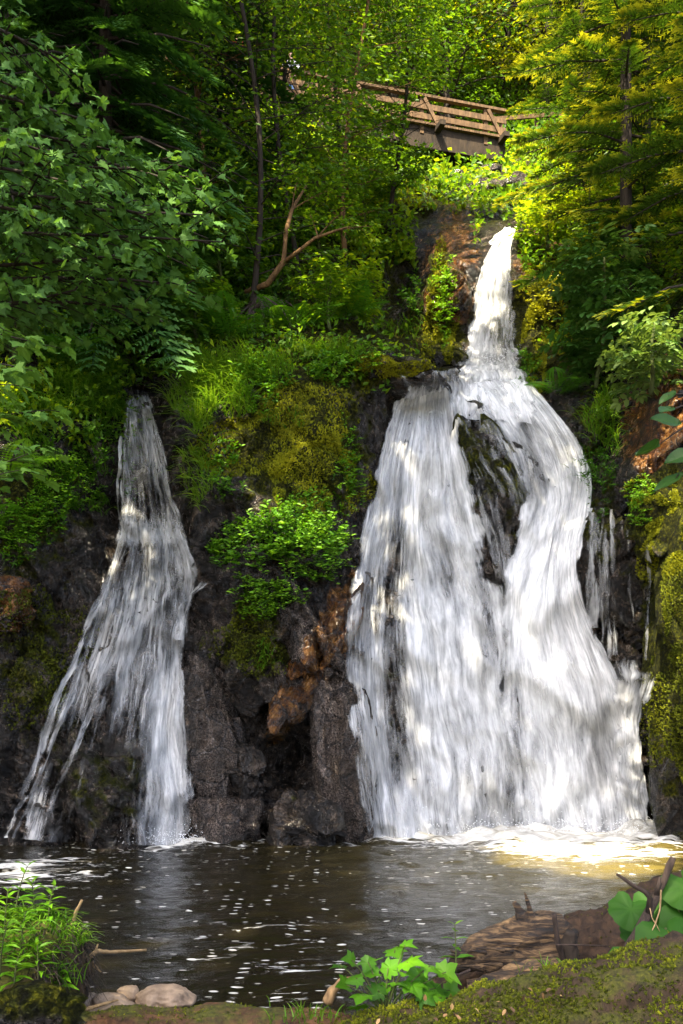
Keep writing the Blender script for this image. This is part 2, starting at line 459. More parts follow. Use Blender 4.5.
# ------------------------------------------------------------------ pool bed and near bank
def bank_z(x, y):
    e = 4.75 + 0.15 * np.sin(x * 2.1 + 1) + 0.12 * np.sin(x * 5.3)
    up = sstep(e + 0.5, e - 0.9, y)
    z = -0.75 + 0.88 * up + 0.03 * fbm(np.c_[x * 3, y * 3, 0 * x], 4, 60)
    z = z + 0.25 * sstep(-0.9, -2.5, x) * up + 0.3 * sstep(1.2, 3.0, x) * up
    return z
bx = np.concatenate([-3 - np.geomspace(.05, 60, 40)[::-1], np.arange(-3, 3.01, 0.05), 3 + np.geomspace(.05, 60, 40)])
by = np.concatenate([3.2 - np.geomspace(.05, 60, 40)[::-1], np.arange(3.2, 6.0, 0.05), np.arange(6.0, 14.5, 0.5)])
BX, BY = np.meshgrid(bx, by); bxf, byf = BX.ravel(), BY.ravel()
i2 = (np.arange(len(by) - 1)[:, None] * len(bx) + np.arange(len(bx) - 1)[None]).ravel()
t = NT("bank_soil")
co = t.pos()
nn = t.noise(co, 9, 7, 0.7)
c = t.ramp(nn, [(0.36, (0.01, 0.006, 0.003)), (0.5, (0.04, 0.024, 0.012)), (0.66, (0.14, 0.095, 0.05))])
mk = t.ramp(t.noise(co, 3.5, 5, 0.7), [(0.42, 0.0), (0.55, 1.0)])
c = t.mix(mk, c, t.ramp(t.noise(co, 50, 3), [(0.35, (0.012, 0.014, 0.002)), (0.65, (0.07, 0.07, 0.006))]))
M['soil'] = t.surf(t.n("BsdfPrincipled", {"Base Color": c, "Roughness": 0.8, "Normal": t.bump(nn, 0.04, 1.0)}))
g = new_mesh("riverbank_ground", np.c_[bxf, byf, bank_z(bxf, byf)], [np.c_[i2, i2 + 1, i2 + len(bx) + 1, i2 + len(bx)]], M['soil'])
tag(g, kind="structure")

# ------------------------------------------------------------------ pool water
wx = np.concatenate([-5 - np.geomspace(.05, 9, 24)[::-1], np.arange(-5, 5.3, 0.035), 5.3 + np.geomspace(.05, 9, 24)])
wy = np.arange(4.3, 13.4, 0.035)
WX, WY = np.meshgrid(wx, wy); wxf, wyf = WX.ravel(), WY.ravel()
wp = np.c_[wxf, wyf, 0 * wxf]
fall_d = np.minimum(np.hypot(np.clip(np.abs(wxf - 2.1) - 1.75, 0, 9), np.clip(12.05 - wyf, 0, 9)), 1.6 * np.hypot(np.clip(np.abs(wxf + 1.75) - .35, 0, 9), np.clip(11.3 - wyf, 0, 9)))
chop = 0.35 + 1.6 * np.exp(-fall_d / 0.8)
wz = 2.3 * chop * (0.016 * fbm(wp * A(1.6, 2.8, 1), 3, 5) + 0.010 * fbm(wp * A(4.5, 7.5, 1) + 9, 3, 6))
wz += 0.08 * np.exp(-fall_d / 0.3) * (0.6 + 0.6 * fbm(wp * A(3.5, 6, 1), 3, 8))
# foam rafts drifting on the pool (real foam, denser near the plunge and in the far eddy, plus the painted sun patch)
ed = np.exp(-((wxf + 3.0) / 0.75) ** 2 - ((wyf - 9.3) / 1.0) ** 2)
sunpool = np.exp(-((wxf - 2.5) / 1.0) ** 2 - ((wyf - 10.6) / 1.0) ** 2)  # extra foam that paints a bright sunlit patch onto the pool
nearf = np.exp(-((wxf + 0.6) / 0.9) ** 2 - ((wyf - 6.2) / 1.5) ** 2)
foam = 1.25 * np.exp(-fall_d / 0.40) + 0.5 * np.exp(-fall_d / 1.0) + 0.80 * ed + 0.68 * sunpool + 0.38 * nearf + 0.20
foam += 0.10 * fbm(wp * A(1.0, 2.0, 1), 3, 15)
i3 = (np.arange(len(wy) - 1)[:, None] * len(wx) + np.arange(len(wx) - 1)[None]).ravel()
sunlit_shal = np.clip(np.exp(-((wxf - 2.6) / 1.9) ** 2 - ((wyf - 9.6) / 2.2) ** 2), 0, 1)
t = NT("pool_water")
co = t.pos()
fo = t.attr("foam")
strm = t.noise(t.scaled(co, 2.2, 5.5, 1), 1.0, 6, 0.65, 1.6)
cell = t.n("TexVoronoi", {"Vector": t.scaled(co, 9.0, 19.0, 1), "Scale": 1.0, "Randomness": 1.0})
dots = t.math('SUBTRACT', 0.5, cell.outputs["Distance"])
pick = t.n("SeparateColor", {0: cell.outputs["Color"]}).outputs[0]
dot = t.ramp(t.math('ADD', dots, t.math('MULTIPLY', t.math('SUBTRACT', pick, 0.86), 0.7)), [(0.24, 0.0), (0.34, 1.0)])
dot = t.math('MULTIPLY', dot, t.ramp(t.math('ADD', fo, t.math('MULTIPLY', t.math('SUBTRACT', strm, 0.5), 0.8)), [(0.06, 0.0), (0.36, 1.0)]))
raft = t.ramp(t.math('ADD', fo, t.math('MULTIPLY', t.math('SUBTRACT', strm, 0.5), 2.2)), [(0.68, 0.0), (0.95, 1.0)])
fm = t.math('MAXIMUM', dot, raft)
deep = t.mix(t.attr("shallow"), (0.009, 0.0075, 0.0035), (0.10, 0.078, 0.02))  # gold of the sun patch painted into the shallow water colour
c = t.mix(fm, deep, t.ramp(strm, [(0.35, (0.25, 0.23, 0.18)), (0.6, (0.68, 0.67, 0.63))]))
b = t.bump(t.noise(t.scaled(co, 6, 11, 1), 1.0, 5, 0.6, 0.5), 0.02, 0.8)
M['pool'] = t.surf(t.n("BsdfPrincipled", {"Base Color": c, "Roughness": t.math('ADD', t.math('MULTIPLY', fm, 0.5), 0.05), "IOR": 1.33, "Normal": b}))
pool = new_mesh("pool_water", np.c_[wxf, wyf, wz], [np.c_[i3, i3 + 1, i3 + len(wx) + 1, i3 + len(wx)]], M['pool'], attrs={"foam": np.clip(foam, 0, 2), "shallow": sunlit_shal})
tag(pool, kind="structure")


# ------------------------------------------------------------------ boulders
def boulder(name, label, cat, c, r, seed, zone=(0, 0, 0), group=None, rough=0.3, fac=1.2, lean=0, sub=5, mat='rock', fine=0.05):
    import bmesh
    bm = bmesh.new(); bmesh.ops.create_icosphere(bm, subdivisions=sub, radius=1.0)
    V = np.array([v.co for v in bm.verts]); Fc = np.array([[v.index for v in f.verts] for f in bm.faces]); bm.free()
    h, cr = facets(V * fac + seed * 7.7, seed)
    s = 1 + rough * h + 0.16 * fbm(V * 1.1 + seed, 3, seed) + fine * fbm(V * 5 + seed, 4, seed + 1) - 0.03 * np.exp(-(cr / 0.05) ** 2)
    V = V * s[:, None] * np.asarray(r)[None]
    if lean:
        a = math.radians(lean); V = np.c_[V[:, 0] * math.cos(a) - V[:, 2] * math.sin(a), V[:, 1], V[:, 0] * math.sin(a) + V[:, 2] * math.cos(a)]
    z = np.asarray(zone, float)
    z = np.broadcast_to(z, (len(V), 3)) + 0.12 * fbm(V * 3 / max(r) + seed, 3, 50)[:, None]
    z = z + np.c_[0.35 * (V[:, 2] / r[2]) * (z[:, 0] > 0.2), 0 * V[:, 0], 0 * V[:, 0]]
    o = new_mesh(name, V, [Fc], M[mat], attrs={"zone": np.clip(z, 0, 1)})
    o.location = tuple(float(q) for q in c)
    return tag(o, label, cat, group, "thing")

def at(px, py, back=0.0):
    p, n = hit(px, py)
    d = unit(p - CAM)
    return p + d * back

boulder("mossy_boulder", "tall moss covered boulder wall beside the foot of the big cascade", "boulder", P(730, 680, 11.5), (0.88, 0.75, 2.3), 4, (0.62, 0, 0), rough=0.35, lean=4)
boulder("mossy_boulder", "rounded boulder with sunlit golden moss above the dripping ledge", "boulder", P(678, 520, 11.5), (0.46, 0.5, 0.58), 9, (0.85, 0.1, 0), rough=0.3, lean=-25)
boulder("dark_boulder", "dark wet boulder behind the thin hanging trickles", "boulder", P(622, 575, 13.05), (0.55, 0.5, 0.85), 14, (0.28, 0, 0), rough=0.4)
M['stone'] = bark_mat("water_worn_stone", (0.10, 0.068, 0.045), (0.32, 0.235, 0.16), 14, 0.6)
M['blackrock'] = bark_mat("black_wet_rock", (0.004, 0.004, 0.005), (0.03, 0.028, 0.03), 9, 0.22)
boulder("black_boulder", "black wet boulder leaning out of the pool below the slanting crack", "boulder", P(306, 822, 11.3), (0.36, 0.4, 0.34), 22, (0.1, 0, 0), rough=0.5, lean=-35)
boulder("black_boulder", "blue black rock wedged under the slanting rusty slab", "boulder", P(243, 772, 11.65), (0.26, 0.3, 0.34), 25, (0, 0, 0), rough=0.5, lean=20)
boulder("rusty_slab", "slanting rusty slab rising to the cascade's edge from the black rocks", "rock slab", P(308, 668, 11.62), (0.24, 0.32, 0.80), 27, (0, 0.66, 0.6), rough=0.45, lean=-31, fac=1.5)
boulder("dark_block", "dark green block of rock under the lime green cushion", "boulder", P(262, 672, 11.75), (0.42, 0.36, 0.46), 29, (0.42, 0, 0.1), rough=0.5, lean=12)
boulder("granite_slab", "pinkish slab sloping down to the pool next to the fan shaped fall", "rock slab", P(212, 745, 11.65), (0.33, 0.32, 0.85), 33, (0.1, 0.05, 0.7), rough=0.35, lean=10)
boulder("granite_slab", "upright grey pink granite slab at the cascade's edge", "rock slab", P(346, 758, 11.6), (0.34, 0.42, 1.05), 31, (0, 0, 0.95), rough=0.22, lean=6)
boulder("cliff_rock", "pale brown rock at the waterline by the fan shaped fall", "boulder", P(232, 822, 11.5), (0.42, 0.4, 0.33), 35, (0, 0.2, 0.8), rough=0.5)
boulder("brown_boulder", "rusty brown rock jutting out below the grassy bank", "boulder", P(4, 602, 11.15), (0.34, 0.35, 0.30), 38, (0.1, 0.75, 0.3), rough=0.4)
boulder("ledge_boulder", "small dark mossy boulder at the foot of the upper fall", "boulder", P(436, 364, 14.9), (0.42, 0.35, 0.2), 41, (0.5, 0, 0), rough=0.3)
boulder("flat_rock", "flat wet rock with golden moss on its edge at the cascade's lip", "boulder", P(396, 384, 13.3), (0.72, 0.8, 0.22), 44, (0.42, 0.15, 0.25), rough=0.25, lean=-8)
boulder("cascade_rock", "dark green rock rib parting the white water", "boulder", P(499, 505, 13.2), (0.46, 0.5, 0.98), 47, (0.5, 0, 0.2), rough=0.35, lean=22)
boulder("ledge_boulder", "mossy dark rock at the firs' side of the upper fall's foot", "boulder", P(536, 374, 15.3), (0.3, 0.3, 0.26), 42, (0.55, 0.1, 0), rough=0.35)
boulder("moss_rock", "golden moss cushion rock beside the sunlit upper fall", "boulder", P(543, 340, 16.1), (0.34, 0.5, 0.85), 52, (0.75, 0.25, 0), rough=0.35)
for k_, (bx_, by_, bY_, br_) in enumerate([(458, 190, 25, .5), (490, 180, 26.5, .5), (436, 204, 23.0, .5), (505, 196, 23.5, .7)]):
    boulder("boulder", ["brown boulder in the shade below the bridge beam", "pale boulder at the bridge's end", "mossy boulder under the bridge, nearest the slender trees", "boulder at the feeder stream, beside the firs"][k_], "boulder", P(bx_, by_, bY_), (br_, br_ * .8, br_ * .6), 80 + k_, (.2, .1, .6), "boulders below the bridge", rough=.4, sub=4)
boulder("rust_rock", "orange stained rock with trailing plants beside the upper fall", "boulder", P(446, 303, 16.8), (0.40, 0.6, 0.62), 57, (0.35, 0.6, 0), rough=0.4)
# ------------------------------------------------------------------ falling water
def all_bvh(objs):
    V, Fs, n = [], [], 0
    for o in objs:
        me = o.data
        a = np.empty(len(me.vertices) * 3, np.float32); me.vertices.foreach_get("co", a)
        a = a.reshape(-1, 3) + np.array(o.location, np.float32)
        l = np.empty(len(me.loops), np.int32); me.loops.foreach_get("vertex_index", l)
        k = me.polygons[0].loop_total
        V.append(a); Fs += (l.reshape(-1, k) + n).tolist(); n += len(a)
    return BVHTree.FromPolygons(np.concatenate(V).tolist(), Fs)

BV2 = all_bvh([hill] + [o for o in COL.objects if o.get("category") in ("boulder", "rock slab")])

def falls_mat(name, warm=0.0):
    t = NT(name)
    uv = t.n("UVMap", uv_map="UVMap").outputs[0]
    wob = t.noise(t.scaled(uv, 2.2, 0.9, 1), 1.0, 3)
    w = t.n("VectorMath", {0: uv, 1: t.n("CombineXYZ", {0: t.math('MULTIPLY', t.math('SUBTRACT', wob, 0.5), 0.22)}).outputs[0]}, operation='ADD').outputs[0]
    fine = t.noise(t.scaled(w, 24, 2.1, 1), 1.0, 4, 0.6)
    med = t.noise(t.scaled(w, 7.5, 1.0, 1), 1.0, 3, 0.6)
    spat = t.noise(t.scaled(w, 15, 5.5, 1), 1.0, 5, 0.7)
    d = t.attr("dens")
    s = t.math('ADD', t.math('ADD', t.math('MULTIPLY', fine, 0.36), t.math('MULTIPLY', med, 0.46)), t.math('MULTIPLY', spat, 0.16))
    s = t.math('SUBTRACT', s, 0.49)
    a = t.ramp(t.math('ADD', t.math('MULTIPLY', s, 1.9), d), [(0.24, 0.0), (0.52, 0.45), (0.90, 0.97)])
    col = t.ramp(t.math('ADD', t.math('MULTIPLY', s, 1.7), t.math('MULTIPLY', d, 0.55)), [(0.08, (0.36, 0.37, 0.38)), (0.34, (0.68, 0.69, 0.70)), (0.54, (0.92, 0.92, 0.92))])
    b = t.bump(t.math('ADD', t.math('MULTIPLY', med, 0.6), t.math('MULTIPLY', fine, 0.4)), 0.05, 0.4)
    p = t.n("BsdfPrincipled", {"Base Color": col, "Roughness": 0.35, "Normal": b, "Specular IOR Level": 0.3})
    tr = t.n("BsdfTranslucent", {"Color": col})
    m = t.n("MixShader", {0: 0.3, 1: p, 2: tr})
    return t.surf(t.n("MixShader", {0: a, 1: t.n("BsdfTransparent"), 2: m}))

M['falls'] = falls_mat("white_water")

def resample(pl, n):
    pl = np.asarray(pl, float)
    s = np.r_[0, np.cumsum(np.linalg.norm(np.diff(pl, axis=0), axis=1))]; s /= s[-1]
    f = np.linspace(0, 1, n)
    # smooth interpolation
    out = np.c_[np.interp(f, s, pl[:, 0]), np.interp(f, s, pl[:, 1])]
    k = max(1, n // 18)
    for _ in range(2):
        e = np.concatenate([np.repeat(out[:1], k, 0), out, np.repeat(out[-1:], k, 0)])
        sm = np.stack([np.convolve(e[:, c], np.ones(2 * k + 1) / (2 * k + 1), 'valid') for c in (0, 1)], 1)
        sm[0], sm[-1] = out[0], out[-1]
        out = sm
    return out

def gblur(a, ku, kv):
    for ax, k in ((0, ku), (1, kv)):
        if k < 1: continue
        x = np.arange(-2 * k, 2 * k + 1); w = np.exp(-(x / k) ** 2); w /= w.sum()
        pad = [(0, 0), (0, 0)]; pad[ax] = (2 * k, 2 * k)
        e = np.pad(a, pad, mode='edge')
        a = np.apply_along_axis(lambda r: np.convolve(r, w, 'valid'), ax, e)
    return a

def jag(lm, s):
    return 0.9 * np.clip(fbm(np.stack([lm * 3.0, lm * 0 + s * 7.1, lm * 0], -1), 4, s), -.4, 1.2)

def sheet(name, guides, parent, dens, off=0.05, seed=0, nu=60, nv=110, poke=-0.015, bulge=0.035, jit=1.5, fade=0.07, origin=None, topfade=0.0, botfade=0.0):
    G = np.stack([resample(g, nv) for g in guides])              # (ng, nv, 2)
    ng = len(guides)
    u = np.linspace(0, ng - 1, nu); k = np.minimum(u.astype(int), ng - 2); f = (u - k)[:, None, None]
    Q = G[k] * (1 - f) + G[k + 1] * f
    v = np.linspace(0, 1, nv)
    Q[..., 0] += jit * fbm(np.stack([np.broadcast_to(u[:, None] * 1.7, Q.shape[:2]), np.broadcast_to(v[None] * 5, Q.shape[:2]), np.full(Q.shape[:2], seed * 3.1)], -1), 3, seed)
    cu, cv = max(8, nu // 3), max(12, nv // 2)
    iu = np.linspace(0, nu - 1, cu).round().astype(int); iv = np.linspace(0, nv - 1, cv).round().astype(int)
    D = np.zeros((cu, cv))
    for a, i in enumerate(iu):
        for b, j in enumerate(iv):
            p, n = hit(Q[i, j, 0], Q[i, j, 1], BV2)
            D[a, b] = p[1] if p is not None else 20
    Df = np.array([np.interp(np.arange(nv), iv, r) for r in D]); Df = np.array([np.interp(np.arange(nu), iu, c) for c in Df.T]).T
    Dm = np.minimum(gblur(Df, 4, 5), Df + poke) - off
    Dm = gblur(Dm, 1, 2)
    U = (u / (ng - 1))[:, None] * np.ones(nv)[None]; Vv = np.ones(nu)[:, None] * v[None]
    px, py = Q[..., 0], Q[..., 1]
    pts = np.stack([(px - CX) * Dm / F, Dm, CAM[2] + (HY - py) * Dm / F], -1)
    width = np.linalg.norm(pts[1:] - pts[:-1], axis=-1).sum(0).mean()
    ln = np.c_[np.zeros(nu), np.cumsum(np.linalg.norm(pts[:, 1:] - pts[:, :-1], axis=-1), 1)]
    lm = ln.mean(0)[None] * np.ones((nu, 1))
    nz = fbm(np.stack([U * width * 7 + seed * 5, lm * 1.1, 0 * U + seed], -1), 4, 30 + seed)
    pts[..., 1] -= bulge * (nz + 0.3)
    dn = (dens(px, py, U, Vv) + 0.16 * fbm(np.stack([U * width * 2.2 + 3 * seed, lm * 0.7, 0 * U], -1), 3, 80 + seed)) * 1.0 * sstep(0, 1, (U / fade - jag(lm, 1 + seed)).clip(0, 1)) * sstep(0, 1, ((1 - U) / fade - jag(lm, 60 + seed)).clip(0, 1))
    if botfade: dn = dn * sstep(0, botfade, 1 - Vv)
    if topfade: dn = dn * (0.35 + 0.65 * sstep(0, topfade, Vv))
    i = (np.arange(nu - 1)[:, None] * nv + np.arange(nv - 1)[None]).ravel()
    uv = np.stack([U * width + seed * 13.7, lm + seed * 5.3], -1).reshape(-1, 2)
    V = pts.reshape(-1, 3) - (np.asarray(origin) if origin is not None else 0)
    return new_mesh(name, V, [np.c_[i, i + nv, i + nv + 1, i + 1]], M['falls'], parent, {"dens": dn.ravel()}, uv)

def gb(px, py, cx, cy, rx, ry, tilt=0.0):
    dx = (px - cx) - tilt * (py - cy)
    return np.exp(-(dx / rx) ** 2 - ((py - cy) / ry) ** 2)

# ---- the big cascade
o1 = P(500, 834, 12.1)
big = thing("waterfall", "big white cascade splitting round a dark rock and plunging into the pool", "waterfall", o1)
gL = [[(394, 402), (379, 450), (370, 500), (352, 560), (343, 620), (346, 700), (355, 770), (368, 838)],
      [(412, 396), (398, 450), (393, 520), (383, 600), (384, 680), (392, 760), (400, 838)],
      [(428, 392), (424, 450), (420, 520), (428, 600), (440, 680), (452, 760), (462, 838)],
      [(454, 386), (460, 430), (476, 500), (500, 560), (511, 620), (518, 700), (526, 770), (536, 838)]]
gR = [[(468, 384), (498, 425), (526, 490), (508, 545), (495, 600), (499, 700), (509, 770), (520, 838)],
      [(498, 380), (538, 430), (562, 490), (546, 555), (535, 620), (546, 700), (557, 770), (564, 838)],
      [(518, 380), (564, 430), (580, 480), (570, 520), (560, 560), (564, 600), (580, 650), (598, 720), (612, 838)],
      [(534, 386), (582, 440), (598, 490), (588, 520), (579, 555), (579, 590), (596, 635), (624, 676), (640, 745), (652, 838)]]
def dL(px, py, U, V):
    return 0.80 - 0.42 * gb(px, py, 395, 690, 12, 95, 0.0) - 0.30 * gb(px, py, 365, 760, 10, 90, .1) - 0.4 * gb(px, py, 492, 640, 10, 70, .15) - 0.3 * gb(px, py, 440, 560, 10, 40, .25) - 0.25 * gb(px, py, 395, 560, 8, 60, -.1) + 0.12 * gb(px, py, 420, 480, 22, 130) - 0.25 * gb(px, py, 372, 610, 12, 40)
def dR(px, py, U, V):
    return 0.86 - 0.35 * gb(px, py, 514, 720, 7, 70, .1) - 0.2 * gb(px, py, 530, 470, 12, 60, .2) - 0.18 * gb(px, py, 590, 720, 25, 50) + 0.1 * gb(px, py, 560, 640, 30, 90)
for s, off, dd in ((1, 0.05, -0.10), (2, 0.11, -0.22)):
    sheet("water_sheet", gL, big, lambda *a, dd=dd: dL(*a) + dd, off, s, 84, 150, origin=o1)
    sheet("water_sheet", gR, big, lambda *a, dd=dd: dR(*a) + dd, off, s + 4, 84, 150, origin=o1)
# water seeping over the dark rib between the two streams
sheet("water_film", [[(442, 390), (455, 450), (480, 520), (498, 600), (510, 700)], [(462, 386), (490, 440), (520, 510), (516, 590), (514, 700)], [(480, 384), (515, 430), (542, 500), (522, 560), (516, 700)]], big,
      lambda px, py, U, V: 0.27 + 0.26 * gb(px, py, 500, 400, 40, 20), 0.03, 11, 50, 90, origin=o1)
# spill off the low shelf
sheet("side_spill", [[(600, 668), (606, 720), (612, 790), (615, 838)], [(630, 671), (622, 730), (628, 800), (634, 838)], [(650, 672), (638, 720), (640, 790), (645, 838)], [(664, 671), (650, 705), (645, 760), (651, 838)]], big,
      lambda px, py, U, V: 0.72 - 0.35 * gb(px, py, 634, 780, 6, 40), 0.12, 13, 40, 80, topfade=.12, fade=.2, jit=2.5, origin=o1)
sheet("side_spill", [[(590, 645), (600, 672), (612, 695)], [(630, 660), (632, 674), (634, 695)], [(668, 664), (666, 676), (656, 700)]], big, lambda px, py, U, V: 0.62 + 0 * U, 0.14, 14, 30, 24, fade=.35, topfade=.4, botfade=.5, jit=2.5, origin=o1)
# lip: boiling water and the shallow run above it
sheet("lip_water", [[(398, 378), (402, 390), (396, 412)], [(440, 372), (440, 386), (436, 415)], [(490, 366), (490, 382), (492, 420)], [(525, 366), (530, 388), (548, 425)]], big,
      lambda px, py, U, V: 0.62 + 0.3 * gb(px, py, 490, 398, 55, 28) + 0.15 * gb(px, py, 425, 405, 20, 12) - 0.4 * gb(px, py, 420, 380, 45, 9), 0.09, 15, 60, 40, bulge=0.07, origin=o1)
# thin trickles over the dark boulder
for k, (x0, y0, x1, y1, wd, dn) in enumerate([(592, 508, 592, 628, 16, .42), (602, 508, 604, 650, 10, .38), (612, 509, 615, 655, 7, .40), (620, 512, 622, 640, 6, .30), (628, 530, 634, 640, 5, .28), (607, 540, 609, 660, 8, .32)]):
    sheet("trickle", [[(x0 - wd / 2, y0), (x0 - wd / 2 + 1, (y0 + y1) / 2), (x1 - wd / 2, y1)], [(x0, y0), (x0 + 1, (y0 + y1) / 2), (x1, y1)], [(x0 + wd / 2, y0), (x0 + wd / 2 + 1, (y0 + y1) / 2), (x1 + wd / 2, y1)]], big,
          lambda px, py, U, V, dn=dn: dn + 0 * U, 0.10, 20 + k, 8, 60, jit=0.8, fade=0.3, origin=o1)
sheet("trickle", [[(650, 535), (652, 570), (651, 660)], [(643, 535), (645, 570), (644, 660)]], big, lambda px, py, U, V: 0.36 - 0.1 * V, 0.04, 28, 8, 70, jit=1, fade=0.3, poke=0.0, topfade=.2, origin=o1)

# ---- the upper fall
o2 = P(490, 372, 16.2)
upf = thing("waterfall", "narrow upper fall, sunlit white, dropping between orange and golden rocks", "waterfall", o2)
gU = [[(502, 230), (484, 258), (474, 300), (466, 335), (458, 374)], [(509, 228), (497, 258), (490, 300), (486, 335), (484, 374)], [(516, 228), (511, 258), (515, 300), (517, 335), (521, 374)]]
for s, off, dd in ((31, 0.06, 0.0), (32, 0.14, -0.15)):
    sheet("water_sheet", gU, upf, lambda px, py, U, V, dd=dd: 0.78 + dd - 0.35 * gb(px, py, 496, 330, 14, 30) - 0.25 * gb(px, py, 512, 300, 6, 60) - .15 * gb(px, py, 500, 265, 6, 30), off, s, 44, 90, bulge=0.06, jit=1.6, fade=.09, origin=o2)
sheet("feeder_stream", [[(488, 243), (494, 236), (505, 229)], [(496, 246), (503, 240), (514, 231)]], upf, lambda px, py, U, V: 0.9 + 0 * U, 0.1, 34, 14, 20, origin=o2)
sheet("lip_water", [[(452, 350), (452, 372), (448, 384)], [(490, 350), (490, 370), (490, 386)], [(528, 350), (526, 372), (528, 386)]], upf, lambda px, py, U, V: 0.7 - 0.15 * gb(px, py, 490, 360, 20, 14), 0.12, 35, 40, 30, bulge=0.09, topfade=.6, botfade=.2, fade=.2, jit=4, origin=o2)

# ---- the fan shaped fall
o3 = P(120, 842, 11.0)
fan = thing("waterfall", "slender fall that spreads into a fan over a dark green rock", "waterfall", o3)
gF1 = [[(127, 394), (123, 430), (121, 480), (113, 556)], [(133, 390), (132, 430), (135, 480), (137, 556)], [(141, 390), (148, 430), (155, 480), (164, 556)], [(149, 394), (162, 440), (174, 490), (193, 556)]]
gF2 = [[(120, 522), (108, 560), (90, 615), (62, 690), (36, 770), (20, 838)], [(132, 520), (122, 570), (108, 640), (86, 720), (62, 790), (50, 842)], [(150, 520), (148, 580), (138, 660), (126, 740), (114, 800), (108, 845)], [(166, 520), (176, 580), (168, 660), (160, 740), (158, 800), (158, 845)], [(182, 522), (204, 578), (188, 620), (186, 700), (196, 780), (203, 845)]]
def dF(px, py, U, V):
    return 0.51 + 0.31 * gb(px, py, 172, 720, 20, 150) - 0.38 * gb(px, py, 105, 775, 42, 60) - 0.22 * gb(px, py, 70, 760, 40, 70) - 0.2 * gb(px, py, 196, 690, 8, 80) - 0.12 * gb(px, py, 160, 640, 30, 50)
for s, off, dd in ((41, 0.05, -0.08), (42, 0.10, -0.2)):
    sheet("water_sheet", gF1, fan, lambda px, py, U, V, dd=dd: 0.64 + dd - 0.35 * gb(px, py, 150, 505, 18, 28) - 0.1 * gb(px, py, 130, 450, 8, 50), off + 0.05, s, 40, 80, botfade=.12, topfade=.06, origin=o3)
    sheet("water_sheet", gF2, fan, lambda *a, dd=dd: dF(*a) + dd, off, s + 3, 84, 130, jit=2.5, topfade=.07, origin=o3)
for k, (pl, wd, dn) in enumerate([([(112, 570), (90, 625), (58, 700), (38, 760), (22, 802)], 14, .54), ([(100, 620), (62, 720), (34, 790), (14, 838)], 8, .4), ([(120, 640), (80, 740), (52, 800), (48, 842)], 7, .34), ([(110, 690), (84, 760), (66, 842)], 7, .34), ([(24, 795), (16, 815), (6, 838)], 13, .6), ([(207, 580), (192, 594), (180, 606), (178, 640)], 11, .5), ([(122, 430), (119, 470), (119, 520)], 5, .5)]):
    a = np.array(pl, float)
    sheet("strand", [a - A(wd / 2, 0), a, a + A(wd / 2, 0)], fan, lambda px, py, U, V, dn=dn: dn + 0 * U, 0.10, 50 + k, 12, 70, jit=2.0, fade=0.3, topfade=.1, origin=o3)

# small spills over the flat rock's edge
o4 = P(415, 400, 13)
# spray: fine drops thrown up where the water lands
t = NT("spray_drops")
M['spray'] = t.surf(t.n("BsdfPrincipled", {"Base Color": (0.9, 0.92, 0.94), "Roughness": 0.2}))
OCT = (np.array([(1, 0, 0), (-1, 0, 0), (0, 1, 0), (0, -1, 0), (0, 0, 1), (0, 0, -1)], float), [np.array([(0, 2, 4), (2, 1, 4), (1, 3, 4), (3, 0, 4), (2, 0, 5), (1, 2, 5), (3, 1, 5), (0, 3, 5)])], np.zeros(6))
def spray(parent, org, line, n, spread, size):
    mb = MB(); a = np.array([P(*q) for q in line])
    f = RNG.random(n) * (len(a) - 1); k = np.minimum(f.astype(int), len(a) - 2)
    p = a[k] + (a[k + 1] - a[k]) * (f - k)[:, None] + RNG.normal(0, 1, (n, 3)) * A(spread, spread * .6, 0) + np.c_[np.zeros(n), np.zeros(n), np.abs(RNG.normal(0, spread, n))]
    mb.stamp(OCT, p, A(0, 1, 0), A(0, 0, 1), size * RNG.uniform(.4, 1.2, n) ** 2, 0.5)
    o = mb.build("spray", M['spray'], parent, origin=org)
    o["kind"] = "stuff"
spray(big, o1, [(370, 836, 12.0), (450, 834, 12.0), (560, 834, 12.0), (650, 834, 12.0)], 2200, 0.12, 0.0055)
spray(big, o1, [(480, 395, 13.4), (520, 395, 13.5), (580, 470, 13.2)], 200, 0.08, 0.005)
spray(fan, o3, [(130, 843, 10.9), (200, 843, 11.0)], 700, 0.08, 0.005)
spray(upf, o2, [(462, 366, 15.8), (518, 366, 15.8)], 600, 0.14, 0.007)
# ------------------------------------------------------------------ leaf templates: (verts, faces, tint offsets); +Y grows, +Z is the upper side
def fan_leaf(outline, mid_drop=0.06, cup=0.0):
    o = np.array(outline, float)
    c = A(0, 0.42)
    z = -mid_drop * 0 + cup * (np.abs(o[:, 0]) ** 1.3) - 0.10 * (o[:, 1] ** 2)
    V = np.c_[o, z]; V = np.concatenate([[(0, c[1], -mid_drop)], V])
    n = len(o)
    f = np.array([(0, 1 + i, 1 + (i + 1) % n) for i in range(n)])
    return V, [f], np.zeros(len(V))
_half = [(0.06, 0.01), (0.27, -0.04), (0.29, 0.10), (0.50, 0.21), (0.37, 0.36), (0.46, 0.46), (0.53, 0.66), (0.33, 0.60), (0.22, 0.68), (0.17, 0.84)]
def maple_leaf(j, cup, curl):
    rr = random.Random(j)
    w = lambda: 1 + rr.uniform(-.1, .1)
    h1 = [(x * w(), y * w()) for x, y in _half]; h2 = [(-x * w(), y * w()) for x, y in _half[::-1]]
    v, f, t = fan_leaf([(0, .05)] + h1 + [(0.02, 1.02)] + h2, 0.05, cup)
    v[:, 2] -= curl * np.abs(v[:, 1] - .3) ** 2 + .06 * np.sin(v[:, 0] * 6 + j)
    t = np.where(np.arange(len(v)) == 0, .1, -.03)
    return v, f, t
MAPLES = [maple_leaf(1, -.25, .1), maple_leaf(2, .2, .3), maple_leaf(3, -.5, .05), maple_leaf(4, .05, .5)]
MAPLE = MAPLES[0]
